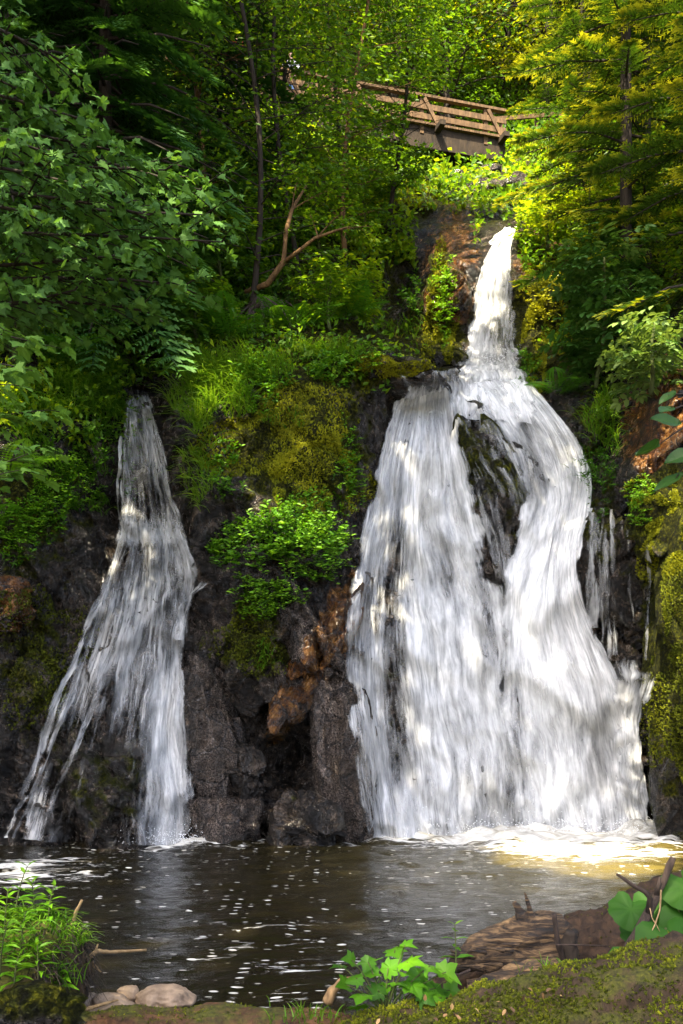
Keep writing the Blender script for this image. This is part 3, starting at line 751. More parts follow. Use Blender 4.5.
_half2 = [(0.12, 0.1), (0.25, 0.35), (0.24, 0.6), (0.12, 0.85)]
OVAL = (np.array([(0, 0, 0), (0.24, 0.32, 0.06), (-0.24, 0.32, 0.06), (0.2, 0.7, 0.02), (-0.2, 0.7, 0.02), (0, 1.0, -0.10), (0, 0.45, -0.03)], float),
        [np.array([(0, 1, 6), (1, 3, 6), (3, 5, 6), (5, 4, 6), (4, 2, 6), (2, 0, 6)])], np.zeros(7))
_w = np.array([(0.0, .03), (.08, .12), (.25, .25), (.45, .30), (.65, .26), (.82, .16), (.94, .06), (1.0, 0.0)])
BIGOVAL = (np.concatenate([np.c_[0 * _w[:, 0], _w[:, 0], -.12 * _w[:, 0] ** 2], np.c_[_w[:, 1], _w[:, 0], .07 - .12 * _w[:, 0] ** 2 + .02 * np.sin(_w[:, 0] * 19)], np.c_[-_w[:, 1], _w[:, 0], .07 - .12 * _w[:, 0] ** 2 + .02 * np.cos(_w[:, 0] * 17)]]),
           [np.array([(i, 8 + i, 9 + i, i + 1) for i in range(7)] + [(i + 1, 17 + i, 16 + i, i) for i in range(7)])], np.r_[np.full(8, .18), np.full(16, -.05)])
SIMPLE = (np.array([(0, 0, 0), (0.3, 0.45, 0.07), (0, 1, -0.08), (-0.3, 0.45, 0.07)], float), [np.array([(0, 1, 2), (0, 2, 3)])], np.zeros(4))
LANCE = (np.array([(0, 0, 0), (0.13, 0.3, 0.04), (-0.13, 0.3, 0.04), (0.09, 0.65, 0.0), (-0.09, 0.65, 0.0), (0, 1.0, -0.2), (0, 0.5, -0.03)], float),
         [np.array([(0, 1, 6), (1, 3, 6), (3, 5, 6), (5, 4, 6), (4, 2, 6), (2, 0, 6)])], np.zeros(7))

def bezier(p0, p1, p2, n):
    t = np.linspace(0, 1, n)[:, None]
    return (1 - t) ** 2 * p0 + 2 * t * (1 - t) * p1 + t * t * p2

def rnd_unit(n):
    return unit(RNG.normal(0, 1, (n, 3)))

OFF = [None]
def leafy_branch(wood, leaves, a, b, sag, r0, tmpl, lsize, twigs=12, per=8, tl=0.5, start=0.25, flat=0.75, tint=0.5, tvar=0.22, droop=0.35, up=None):
    """one limb from a to b with side twigs set with leaves"""
    a, b = np.asarray(a, float), np.asarray(b, float)
    L = np.linalg.norm(b - a)
    mid = (a + b) / 2 + A(0, 0, sag * L) + RNG.normal(0, 0.05 * L, 3)
    n = 9
    pl = bezier(a, mid, b, n)
    wood.tube(pl, np.linspace(r0, r0 * 0.2, n), 5, 0.5)
    up = A(0, 0, 1) if up is None else up
    d = unit(b - a); side = unit(np.cross(d, up))
    ts = np.linspace(start, 1.0, twigs)
    s = np.where(np.arange(twigs) % 2 == 0, 1.0, -1.0)
    base = np.stack([np.interp(ts, np.linspace(0, 1, n), pl[:, k]) for k in range(3)], 1)
    ln = tl * L * (0.35 + 0.65 * (1 - np.abs(ts - 0.45) / 0.6).clip(0.15, 1)) * RNG.uniform(0.7, 1.2, twigs)
    td = unit(d[None] * RNG.uniform(0.5, 1.0, twigs)[:, None] + side[None] * (s * RNG.uniform(0.5, 1.0, twigs))[:, None] + A(0, 0, 1)[None] * RNG.uniform(-0.25, 0.2, twigs)[:, None])
    tips = base + td * ln[:, None] - np.c_[0 * ln, 0 * ln, droop * 0.4 * ln]
    for i in range(twigs):
        q = bezier(base[i], (base[i] + tips[i]) / 2 + A(0, 0, 0.08 * ln[i]), tips[i], 4)
        wood.tube(q, np.linspace(r0 * 0.28, r0 * 0.08, 4), 3, 0.5, cap=False)
    f = np.concatenate([np.linspace(0.15, 1.0, per)] * twigs)
    k = np.repeat(np.arange(twigs), per)
    m = len(k)
    pos = base[k] + (tips[k] - base[k]) * f[:, None] + RNG.normal(0, 0.25 * lsize, (m, 3))
    pos[:, 2] += 0.08 * ln[k] * 4 * f * (1 - f)
    sgn = np.where(np.arange(m) % 2 == 0, 1.0, -1.0)
    tside = unit(np.cross(td[k], up))
    gd = unit(td[k] * 0.7 + tside * (sgn * RNG.uniform(0.3, 1.1, m))[:, None] - A(0, 0, 1) * (droop * RNG.uniform(0.3, 1.2, m))[:, None])
    nd = unit(up * flat + rnd_unit(m) * (1 - flat) + 0.15 * td[k])
    if OFF[0] is not None:
        wq = pos + OFF[0]; qx = CX + wq[:, 0] / wq[:, 1] * F; qy = HY - (wq[:, 2] - CAM[2]) / wq[:, 1] * F
        line = 44 + (qx - 150) * .1916
        kp = ~((qx > 300) & (qx < 520) & (qy > line - 8) & (qy < line + 52) & (vnoise(np.c_[qx / 26, qy / 16, 0 * qx], 8) > .45 - .006 * (qx - 330).clip(0)))
        kp &= ~((((qx - 240) / 15) ** 2 + ((qy - 52) / 16) ** 2 < 1) | (((qx - 291) / 13) ** 2 + ((qy - 84) / 20) ** 2 < 1)) | (vnoise(np.c_[qx / 7, qy / 7, 0 * qx], 9) > .25)
        pos, gd, nd, f, m = pos[kp], gd[kp], nd[kp], f[kp], int(kp.sum())
    sz_ = lsize * RNG.uniform(0.5, 1.2, m); tn_ = tint + tvar * RNG.normal(0, 0.7, m) + 0.1 * (f - 0.5)
    for q, tm in enumerate(tmpl if isinstance(tmpl, list) else [tmpl]):
        sl = slice(q, None, len(tmpl)) if isinstance(tmpl, list) else slice(None)
        leaves.stamp(tm, pos[sl], gd[sl], nd[sl], sz_[sl], tn_[sl])

def broadleaf(name, label, group, base, H, R, tmpl, lsize, mat, bark, nb=34, twigs=10, per=8, z0=0.3, lean=(0, 0), r0=0.12, tint=0.45, flat=0.7, tl=0.5, seed=0, rise=0.35, cat="tree"):
    base = np.asarray(base, float)
    wood, lv = MB(), MB()
    n = 12
    h = np.linspace(0, 1, n)
    tr = np.c_[lean[0] * h ** 1.3 + 0.03 * H * np.sin(h * 5 + seed) - .03 * H * math.sin(seed), lean[1] * h ** 1.3 + 0.1 * np.cos(h * 4 + seed) - 0.1, h * H]
    wood.tube(tr, r0 * (1 - 0.8 * h) + 0.01, 8, 0.5, wob=0.15)
    for i in range(nb):
        f = z0 + (1 - z0) * (i + RNG.random()) / nb * 0.97
        p = A(*[np.interp(f, h, tr[:, k]) for k in range(3)])
        az = i * 2.4 + seed + RNG.normal(0, 0.3)
        prof = float(np.clip(1 - ((f - 0.5 * (1 + z0)) / (0.62 * (1 - z0) + 0.05)) ** 2, 0.25, 1)) ** 0.6
        L = R * prof * RNG.uniform(0.75, 1.15)
        e = rise * RNG.uniform(0.2, 1.5) + 0.5 * max(0, f - 0.8)
        b = p + L * A(math.cos(az) * math.cos(e), math.sin(az) * math.cos(e), math.sin(e))
        leafy_branch(wood, lv, p, b, 0.10, r0 * 0.35 * (1.1 - f), tmpl, lsize, twigs, per, tl, 0.2, flat, tint + 0.12 * (f - 0.5), 0.22)
    t = thing(name, label, cat, base, group)
    wood.build("trunk", M[bark], t); lv.build("crown", M[mat], t, smooth=False)
    return t

def needle_bough(nt=16, nn=7, dro=0.15, lift=0.0, tipt=0.3, wide=0.42):
    """flat conifer bough of unit length along +Y: twigs both sides clothed in needle pairs"""
    V, Fc, T = [], [], []
    def twig(p, d, L, t0):
        ax = np.cross(d, A(0, 0, 1)); ax = ax / (np.linalg.norm(ax) + 1e-9)
        for i in range(nn):
            f = (i + 0.5) / nn
            c = p + d * L * f + A(0, 0, -dro * 0.5 * L * f * f)
            ln = 0.075 * (1.05 - 0.5 * f)
            for s in (1, -1):
                e = c + d * ln * 0.75 + ax * s * ln * 0.6 + A(0, 0, random.uniform(-0.02, 0.012))
                wv = d * 0.014 + A(0, 0, 0.004)
                k = len(V)
                V.extend([c - wv, e, c + wv]); Fc.append((k, k + 1, k + 2))
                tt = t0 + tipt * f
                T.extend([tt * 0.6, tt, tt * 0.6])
        k = len(V)
        V.extend([p - ax * .006, p + ax * .006, p + d * L]); Fc.append((k, k + 1, k + 2)); T.extend([-.4] * 3)
    for i in range(nt):
        f = (i + 1) / nt
        y = 0.08 + 0.9 * f
        z = -dro * y * y + lift * y
        for s in (1, -1):
            L = wide * (1 - 0.75 * f) * random.uniform(0.75, 1.2) * (0.55 + 0.45 * min(1, f * 4))
            a = math.radians(random.uniform(42, 62))
            d = A(s * math.sin(a), math.cos(a), random.uniform(-0.12, 0.06)); d /= np.linalg.norm(d)
            twig(A(0, y, z), d, L, -0.15 + 0.25 * f)
    twig(A(0, 0.86, -dro * 0.8 + lift * .86), A(0, 1, -dro + lift), 0.2, 0.2)
    return np.array(V), [np.array(Fc)], np.array(T)

SPRUCE_B = [needle_bough(15, 7, 0.28, 0.0, 0.3, 0.40) for _ in range(3)]
FIR_B = [needle_bough(15, 7, 0.10, 0.02, 0.75, 0.46) for _ in range(3)]

def conifer(name, label, group, base, H, R, boughs, mat, nb=110, z0=0.1, r0=0.16, elev=(-0.25, 0.25), tint=0.35, seed=0, lean=(0, 0), az_range=None, bark='bark', prof_pow=0.8, skip=None):
    wood, lv = MB(), MB()
    h = np.linspace(0, 1, 10)
    tr = np.c_[lean[0] * h, lean[1] * h, h * H]
    wood.tube(tr, r0 * (1 - 0.9 * h) + 0.01, 9, 0.5, wob=0.1)
    pos, yd, sc, ti, kk = [], [], [], [], []
    for i in range(nb):
        f = z0 + (1 - z0) * (i + RNG.random()) / nb
        p = A(*[np.interp(f, h, tr[:, k]) for k in range(3)])
        az = i * 2.39996 + seed + RNG.normal(0, 0.25)
        if az_range is not None: az = RNG.uniform(*az_range)
        L = R * ((1 - f) / (1 - z0) * 0.92 + 0.08) ** prof_pow * RNG.uniform(0.65, 1.15)
        e = elev[0] + (elev[1] - elev[0]) * f + RNG.normal(0, 0.08)
        d = A(math.cos(az) * math.cos(e), math.sin(az) * math.cos(e), math.sin(e))
        pos.append(p); yd.append(d); sc.append(L); ti.append(tint + RNG.normal(0, 0.08)); kk.append(i % 3)
        wood.tube([p, p + d * L * 0.5, p + d * L * 0.92 - A(0, 0, 0.1 * L)], [0.014 + L * 0.008, 0.01 + L * .004, 0.004], 4, 0.4, cap=False)
    pos, yd, sc, ti, kk = map(np.array, (pos, yd, sc, ti, kk))
    for k in range(3):
        s = kk == k
        lv.stamp(boughs[k], pos[s], yd[s], unit(A(0, 0, 1) + 0.12 * RNG.normal(0, 1, (s.sum(), 3))), sc[s], ti[s])
    t = thing(name, label, "tree", base, group)
    wood.build("trunk", M[bark], t); lv.build("crown", M[mat], t, smooth=False)
    return t

def blades(mb, roots, L, width, lean_dir, lean=0.5, droop=0.8, tint=0.5, tvar=0.2, segs=4, up=None):
    """grass blades: roots (n,3); arching over along lean_dir and sagging"""
    n = len(roots); L = np.broadcast_to(L, (n,)) * RNG.uniform(0.55, 1.15, n)
    ld = unit(np.broadcast_to(lean_dir, (n, 3)) + RNG.normal(0, 0.55, (n, 3)) * A(1, 1, 0.2))
    u0 = unit((A(0, 0, 1) if up is None else up) + lean * ld + RNG.normal(0, 0.15, (n, 3)))
    t = np.linspace(0, 1, segs + 1)
    pts = roots[:, None] + u0[:, None] * (L[:, None] * t[None])[..., None] + ld[:, None] * (0.35 * droop * L[:, None] * t[None] ** 2)[..., None]
    pts[..., 2] -= 0.62 * droop * L[:, None] * t[None] ** 2.2
    sd = unit(np.cross(u0, ld) + RNG.normal(0, 0.3, (n, 3)))
    w = width * (1 - t ** 1.6) * 0.5 + 0.0006
    a = pts - sd[:, None] * w[None, :, None]; b = pts + sd[:, None] * w[None, :, None]
    V = np.stack([a, b], 2).reshape(n, -1, 3)
    m = 2 * (segs + 1)
    base = (np.arange(n) * m)[:, None, None]
    f = np.array([(2 * i, 2 * i + 1, 2 * i + 3, 2 * i + 2) for i in range(segs)])
    ti = np.clip((tint + tvar * RNG.normal(0, 0.8, n))[:, None] + np.repeat(0.15 * t, 2)[None], 0, 1)
    mb.add(V.reshape(-1, 3), [(f[None] + base).reshape(-1, 4)], ti.ravel())

def frond_tmpl(np_=16):
    V, Fc = [], []
    for i in range(np_):
        f = (i + 0.5) / np_; y = 0.12 + 0.88 * f; z = 0.25 * f - 0.45 * f * f
        L = 0.26 * math.sin(math.pi * (0.12 + 0.86 * f) ** 0.8) + 0.02
        for s in (1, -1):
            for j in range(4):       # leaflets along the pinna
                g = (j + 0.4) / 4; w = 0.034 * (1.1 - g)
                c = A(s * L * g, y + 0.25 * L * g, z - 0.2 * L * g * g); e = A(s * L * (g + 0.32), y + 0.25 * L * (g + .3), z - 0.2 * L * (g + .3) ** 2)
                k = len(V)
                V.extend([c, (c + e) / 2 + A(0, w, 0.0), e, (c + e) / 2 - A(0, w, 0.0)]); Fc.append((k, k + 1, k + 2, k + 3))
    k = len(V); V.extend([A(-.006, 0, 0), A(.006, 0, 0), A(.004, .5, .02), A(-.004, .5, .02), A(0, 1, -.2), A(0, .99, -.2)]); Fc.append((k, k + 1, k + 2, k + 3)); Fc.append((k + 3, k + 2, k + 4, k + 5))
    return np.array(V), [np.array(Fc)], np.zeros(len(V))
FROND = frond_tmpl()

def compound(n=7, lobed=False):
    """elder / rowan leaf: leaflets in pairs on a stalk"""
    V, Fc, T = [], [], []
    def put(p, d, s):
        tv, tf, tt = OVAL
        x = np.cross(d, A(0, 0, 1)); x /= np.linalg.norm(x)
        k = len(V)
        for v in tv: V.append(p + s * (v[0] * 1.25 * x + v[1] * d + A(0, 0, v[2])))
        Fc.extend((tf[0] + k).tolist()); T.extend([0] * len(tv))
    pairs = (n - 1) // 2
    for i in range(pairs):
        y = 0.3 + 0.4 * i / max(1, pairs - 1)
        for s in (1, -1): put(A(0, y, -0.12 * y * y), unit(A(s * 0.9, 0.45, -0.15)), 0.42)
    put(A(0, 0.72, -0.07), unit(A(0, 1, -0.25)), 0.46)
    k = len(V); V.extend([A(-.012, 0, 0), A(.012, 0, 0), A(0, .75, -.06)]); Fc.append((k, k + 1, k + 2)); T.extend([-.2] * 3)
    return np.array(V), [np.array(Fc)], np.array(T)
ELDER = compound(5)

def on_cliff(cx, cy, rx, ry, n, bv=None):
    """n random points of the rock within an ellipse of the view, with normals"""
    out, nor = [], []
    while len(out) < n:
        a = random.random() * 6.283; r = math.sqrt(random.random()) * (1 + .28 * math.sin(3 * a + cx) + .2 * math.sin(5 * a + cy))
        p, nn = hit(cx + rx * r * math.cos(a), cy + ry * r * math.sin(a), bv or BV2)
        if p is not None: out.append(p); nor.append(nn)
    return np.array(out), np.array(nor)

OUT = A(0, -1, 0)
def herb_clump(name, label, cx, cy, rx, ry, n, lsize, group=None, thick=0.25, mat='herb', tmpl=OVAL, tint=0.5, cat="plant", tall=0.22):
    """a cushion of leafy stems rooted in the rock"""
    p, nn = on_cliff(cx, cy, rx, ry, n)
    o = p.mean(0)
    wood, lv = MB(), MB()
    edge = 1 - np.clip(np.hypot((p[:, 0] - o[0]) / (np.ptp(p[:, 0]) / 2 + .01), (p[:, 2] - o[2]) / (np.ptp(p[:, 2]) / 2 + .01)), 0, 1)
    for i in range(n):
        h = tall * (0.5 + 0.5 * edge[i]) * random.uniform(0.4, 1.7)
        d = unit(nn[i] * 0.8 + A(0, -0.3, 0.55) + RNG.normal(0, 0.35, 3))
        tip = p[i] + d * h + A(0, 0, -0.15 * h)
        q = bezier(p[i] - d * 0.03, p[i] + d * h * 0.6, tip, 4)
        lv.tube(q, [0.004, 0.003, 0.003, 0.002], 3, 0.15, cap=False)
        k = max(4, int(8 * h / tall))
        f = np.linspace(0.3, 1, k)
        pos = np.stack([np.interp(f, np.linspace(0, 1, 4), q[:, c]) for c in range(3)], 1)
        az = np.arange(k) * 2.4 + random.random() * 6
        gd = unit(np.c_[np.cos(az), np.sin(az), 0.25 + 0 * az] + 0.3 * d)
        lv.stamp(tmpl, pos, gd, unit(A(0, -0.45, 0.8) + 0.35 * RNG.normal(0, 1, (k, 3))), lsize * random.uniform(.6, 1.5) * RNG.uniform(0.6, 1.2, k) * (1.1 - 0.4 * f), tint + 0.16 * RNG.normal(0, 1, k) + 0.22 * (f - 0.5))
    t = thing(name, label, cat, o, group)
    lv.build("leaves", M[mat], t, smooth=False, origin=o)
    return t

def grass_tuft(name, label, cx, cy, rx, ry, n, L, group=None, width=0.011, droop=1.0, lean=0.7, tint=0.5, dirv=(0, -1, -0.1), cat="grass tuft"):
    p, nn = on_cliff(cx, cy, rx, ry, n)
    mb = MB(); o = p.mean(0)
    blades(mb, p - nn * 0.02, L, width, A(*dirv), lean, droop, tint)
    ob = mb.build(name, M['grass'], None, smooth=False, origin=o)
    ob.location = tuple(o)
    return tag(ob, label, cat, group)

def fern(name, label, root, n, L, face=(0, -1, 0), group=None, tint=0.5, spread=1.0):
    mb = MB()
    az = np.linspace(-2.2, 2.2, n) + RNG.normal(0, 0.2, n)
    f = unit(A(*face)); a0 = math.atan2(f[1], f[0])
    yd = np.c_[np.cos(a0 + az * spread), np.sin(a0 + az * spread), RNG.uniform(0.15, 0.75, n)]
    yd = unit(yd)
    nd = unit(A(0, 0, 1) - 0.4 * np.c_[np.cos(a0 + az), np.sin(a0 + az), 0 * az])
    mb.stamp(FROND, np.zeros((n, 3)), yd, nd, L * RNG.uniform(0.7, 1.15, n), tint + RNG.normal(0, 0.1, n))
    ob = mb.build(name, M['fern'], None, smooth=False)
    ob.location = tuple(root)
    return tag(ob, label, "fern", group)
# ------------------------------------------------------------------ trees of the gorge
def P3(q): return P(*q)
def branch_tree(name, label, group, base, top, r0, limbs, tmpl, lsize, mat, bark, twigs=14, per=8, tl=0.42, flat=0.62, tint=0.5, sag=0.06, cat="tree"):
    """a tree given by its trunk and the limbs one sees: (start fraction of trunk, end point)"""
    base, top = np.asarray(base, float), np.asarray(top, float)
    wood, lv = MB(), MB()
    tr = bezier(base, (base + top) / 2 + RNG.normal(0, 0.15, 3), top, 12)
    wood.tube(tr, np.linspace(r0, r0 * 0.35, 12), 8, 0.5, wob=0.15)
    for f, e in limbs:
        a = A(*[np.interp(f, np.linspace(0, 1, 12), tr[:, k]) for k in range(3)])
        leafy_branch(wood, lv, a, e, sag, r0 * 0.28, tmpl, lsize, twigs, per, tl, 0.3, flat, tint, 0.2)
    t = thing(name, label, cat, base, group)
    wood.build("trunk", M[bark], t, origin=base); lv.build("crown", M[mat], t, smooth=False, origin=base)
    return t

b0 = A(-4.9, 9.6, 3.2)
ends = [(60, 60, 8.7), (112, 150, 8.6), (85, 120, 8.4), (165, 170, 8.8), (205, 215, 8.8), (222, 242, 8.9), (150, 215, 8.4), (185, 285, 8.8), (95, 190, 8.2), (120, 255, 8.4), (60, 235, 8.2),
        (140, 310, 9.0), (40, 150, 8.0), (20, 90, 8.4), (75, 290, 8.6), (30, 300, 8.4), (20, 210, 7.9), (200, 190, 9.2)]
branch_tree("maple_tree", "maple with broad lobed leaves reaching over the fan shaped fall from the dark bank", "leafy trees on the slopes", b0, A(-5.4, 9.3, 9.0), 0.13,
            [(np.clip((e[1] * -1 + 330) / 420 + 0.25, 0.1, 0.95), P(*e)) for e in ends], MAPLES, 0.102, 'maple', 'bark', twigs=19, per=11, tl=0.29, flat=.48, tint=0.44)
ends = [(45, 345, 7.4), (48, 410, 7.3), (40, 450, 7.3), (15, 385, 7.1), (20, 470, 7.2), (5, 330, 7.4), (30, 370, 7.2)]
branch_tree("maple_sapling", "young maple branch with bright lobed leaves low over the ferny bank", "leafy trees on the slopes", A(-3.6, 8.6, 1.2), A(-3.5, 7.8, 5.4), 0.05,
            [(np.clip(0.95 - (e[1] - 300) / 300, 0.2, 0.95), P(*e)) for e in ends], MAPLES, 0.11, 'maple', 'bark', twigs=8, per=6, tl=0.22, tint=0.72)

# dark spruces
for px, py, Y, H, R, lab, sd_ in [(105, 330, 13.4, 13, 2.3, "dark drooping spruce standing behind the maple", 1), (10, 330, 13.6, 13, 2.4, "shadowy spruce at the outer edge of the wood", 2.2), (205, 250, 16.5, 12, 2.0, "slimmer dark spruce between the maple and the sunlit wood", 0.4), (60, 180, 18.5, 13, 2.5, "tall spruce deep in the shade behind the other spruces", 3.3)]:
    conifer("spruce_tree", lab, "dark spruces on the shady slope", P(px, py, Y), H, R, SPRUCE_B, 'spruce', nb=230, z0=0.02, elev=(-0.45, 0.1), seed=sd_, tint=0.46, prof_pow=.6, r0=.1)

# sunlit firs
for px, py, Y, H, R, lab, sd_, nb in [(626, 292, 14.6, 10.5, 1.7, "golden sunlit fir with a bare dark lower trunk beside the upper fall", 0.5, 78), (646, 300, 15.6, 11.5, 1.8, "fir with a second bare trunk close behind the golden one", 2.0, 74), (722, 330, 13.2, 10, 1.8, "fir leaning its bright boughs in over the rust coloured slope", 1.2, 70), (582, 205, 18.5, 9, 1.4, "shaded fir spreading dark boughs in front of the bridge's end", 2.9, 110), (690, 150, 22, 11, 2.3, "taller fir further up behind the golden firs", 4.1, 110)]:
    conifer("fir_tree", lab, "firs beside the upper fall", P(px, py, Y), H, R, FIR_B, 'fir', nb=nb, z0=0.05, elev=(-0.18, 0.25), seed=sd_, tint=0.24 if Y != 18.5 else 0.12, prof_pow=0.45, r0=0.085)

# slender broadleaf trees in front of the bridge
OFF_ON = True
spec = [(250, 325, 14.3, 7.5, 1.7, 0.075, 'beech', "slim tree rising from the rooty bank between the two falls"), (205, 260, 15.6, 9, 1.6, 0.075, 'beech', "slim tree with a sunlit ochre stem beside the spruces"),
        (300, 285, 15.9, 7.5, 1.9, 0.075, 'beech', "slender tree leaning over the mossy hump"), (345, 262, 16.8, 6.8, 1.4, 0.075, 'beech', "slender tree in front of the bridge's middle"),
        (390, 215, 18.5, 4.2, 1.0, 0.075, 'beech', "low leafy tree below the bridge's dark underside"), (270, 200, 18.5, 8.5, 2.2, 0.09, 'beech', "leafy tree hiding the far end of the bridge"),
        (340, 190, 20, 8, 2.1, 0.09, 'beech', "leafy tree rising in front of the bridge railing")]
for i, (px, py, Y, H, R, ls, mt, lab) in enumerate(spec):
    OFF[0] = P(px, py, Y)
    broadleaf("broadleaf_tree", lab, "slender broadleaf trees before the bridge", P(px, py, Y), H, R, OVAL, ls * 1.25, mt, 'bark_warm' if i in (1, 3) else 'bark', nb=64, twigs=11, per=8, z0=0.08, lean=(RNG.uniform(-.3, .5), RNG.uniform(-.9, -.2)), r0=0.036, tint=0.44, seed=i * 1.3, rise=0.25, tl=0.42, flat=0.4)
OFF[0] = None
# the crooked bare stem
w_, l_ = MB(), MB()
cs = np.array([P(246, 292, 14.4), P(268, 284, 14.2), P(284, 262, 14.1), P(286, 232, 14.1), P(292, 210, 14.2), P(306, 186, 14.4)])
w_.tube(cs, [0.05, 0.045, 0.04, 0.035, 0.028, 0.015], 7, 0.5, wob=0.2)
w_.tube([P(284, 262, 14.1), P(300, 250, 14.0), P(315, 238, 13.9), P(338, 230, 13.8), P(352, 226, 13.7)], [0.03, 0.026, 0.022, 0.016, 0.008], 6, 0.5)
for e in [(300, 175, 14.3), (330, 190, 14.2), (352, 205, 13.8), (372, 226, 13.7), (310, 215, 13.9)]:
    leafy_branch(w_, l_, cs[4] if e[1] < 200 else P(318, 237, 13.9), P(*e), 0.1, 0.012, OVAL, 0.09, 9, 7, 0.6, 0.3, 0.6, 0.5)
t = thing("crooked_tree", "crooked little tree with a curved bare ochre stem above the mossy hump", "tree", cs[0], "leafy trees on the slopes")
w_.build("trunk", M['bark_warm'], t, origin=cs[0]); l_.build("crown", M['beech'], t, smooth=False, origin=cs[0])

# the wood higher up: four grown trees, then copies of them
def copy_tree(o, loc, rz, s, label):
    c = o.copy(); COL.objects.link(c); c.location = tuple(loc); c.rotation_euler = (0, 0, rz); c.scale = (s, s, s); c["label"] = label
    for ch in o.children:
        d = ch.copy(); COL.objects.link(d); d.parent = c
    return c
def ground_at(px, Y):
    """height of the hillside at that column and distance"""
    x = (px - CX) * Y / F
    r = BV.ray_cast(Vector((x, Y, 60)), Vector((0, 0, -1)))
    return A(x, Y, r[0].z - 0.1) if r[0] is not None else P(px, 100, Y)
FG = "broadleaf wood above the bridge"
protos = []
for k, (mt, tn) in enumerate([('far', 0.36), ('far', 0.6), ('beech', 0.36), ('far', 0.22)]):
    protos.append((mt, tn))
places = [(300, 31, 0), (352, 33, 1), (250, 27, 3), (395, 30.5, 2), (445, 31, 2), (500, 33, 1), (545, 31, 0), (590, 30, 3), (650, 30, 1), (700, 28, 0), (200, 26, 2), (140, 25, 2), (60, 26, 2), (-20, 27, 2),
          (330, 38, 0), (420, 37, 1), (480, 38, 0), (560, 37, 1), (640, 36, 0), (720, 35, 3), (270, 35, 1), (200, 33, 3), (380, 43, 1), (520, 44, 0), (620, 44, 1), (300, 44, 0), (450, 45, 3), (120, 33, 2), (700, 43, 1)]
look = ["sunny yellow green", "bright lime green", "deep green", "mid green"]
def wood_label(px, Y, k):
    near = "just behind the bridge" if Y < 34 else ("high on the slope" if Y < 40 else "topmost on the slope")
    third = ["over the dark spruces", "over the bridge's far end", "over the bridge's middle", "over the upper fall", "behind the golden firs"][int(np.clip((px + 60) // 165, 0, 4))]
    return f"{look[k]} tree {near}, {third}"
made = {}
for i, (px, Y, k) in enumerate(places):
    g0 = ground_at(px, Y)
    lab = wood_label(px, Y, k)
    same = sorted((q for q in range(len(places)) if wood_label(*places[q]) == lab), key=lambda q: places[q][0])
    if len(same) > 1:
        r0_ = same.index(i)
        lab += ", nearer the spruces" if r0_ == 0 else (", nearer the firs" if r0_ == len(same) - 1 else ", the middle one")
    if k not in made:
        made[k] = broadleaf("wood_tree", lab, FG, g0, 9.5, 3.0, SIMPLE, 0.19, protos[k][0], 'bark', nb=48, twigs=11, per=9, z0=0.08, r0=0.14, tint=protos[k][1], seed=k * 2.1, rise=0.3, tl=0.4, flat=0.35)
    else:
        copy_tree(made[k], g0, i * 1.9, RNG.uniform(0.8, 1.15), lab)

# ------------------------------------------------------------------ shrubs, herbs, grass and ferns on the rock
def shrub(name, label, root, H, R, tmpl, ls, mat, group=None, nb=16, twigs=8, per=6, tint=0.5, flat=0.6, lean=(0, -.3)):
    return broadleaf(name, label, group, root, H, R, tmpl, ls, mat, 'stem', nb=nb, twigs=twigs, per=per, z0=0.1, lean=lean, r0=0.02, tint=tint, flat=flat, tl=0.45, seed=RNG.random() * 6, rise=0.5, cat="shrub")
r_, _ = hit(600, 392)
shrub("elder_shrub", "green elder shrub with paired leaflets overhanging the cascade's rim", r_ + A(-.1, -.15, 0), 1.6, 0.6, ELDER, 0.27, 'elder', nb=22, twigs=6, per=4, tint=0.45)
r_, _ = hit(597, 330)
shrub("elder_shrub", "darker elder shrub between the upper fall and the firs", r_ + A(0, -.2, -.2), 1.1, 0.45, ELDER, 0.26, 'elder', nb=16, twigs=6, per=4, tint=0.38)
r_, _ = hit(655, 385)
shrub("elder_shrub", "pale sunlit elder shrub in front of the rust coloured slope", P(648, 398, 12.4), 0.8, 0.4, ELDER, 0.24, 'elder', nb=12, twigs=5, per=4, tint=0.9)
UG = "undergrowth bushes on the shady slope"
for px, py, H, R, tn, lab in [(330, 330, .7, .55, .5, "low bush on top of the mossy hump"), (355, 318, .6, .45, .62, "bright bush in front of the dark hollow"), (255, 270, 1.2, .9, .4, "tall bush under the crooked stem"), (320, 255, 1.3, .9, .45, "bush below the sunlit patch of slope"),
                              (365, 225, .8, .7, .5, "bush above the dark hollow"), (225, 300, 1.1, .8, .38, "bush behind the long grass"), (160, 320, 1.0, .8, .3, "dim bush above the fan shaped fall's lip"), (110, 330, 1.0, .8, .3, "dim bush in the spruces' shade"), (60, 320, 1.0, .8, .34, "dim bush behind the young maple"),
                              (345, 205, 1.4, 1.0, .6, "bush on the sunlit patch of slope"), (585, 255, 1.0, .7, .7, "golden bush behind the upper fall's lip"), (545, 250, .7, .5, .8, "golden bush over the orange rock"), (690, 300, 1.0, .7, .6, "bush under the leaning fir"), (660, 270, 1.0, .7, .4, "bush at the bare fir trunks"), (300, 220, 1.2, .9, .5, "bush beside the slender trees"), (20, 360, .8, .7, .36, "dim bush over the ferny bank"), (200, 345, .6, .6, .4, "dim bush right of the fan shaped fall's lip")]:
    r_, _ = hit(px, py)
    if r_ is None: continue
    shrub("bush", lab, r_ + A(0, -.05, -.1), H, R, OVAL, 0.10, 'beech', UG, nb=20, twigs=8, per=7, tint=tn)

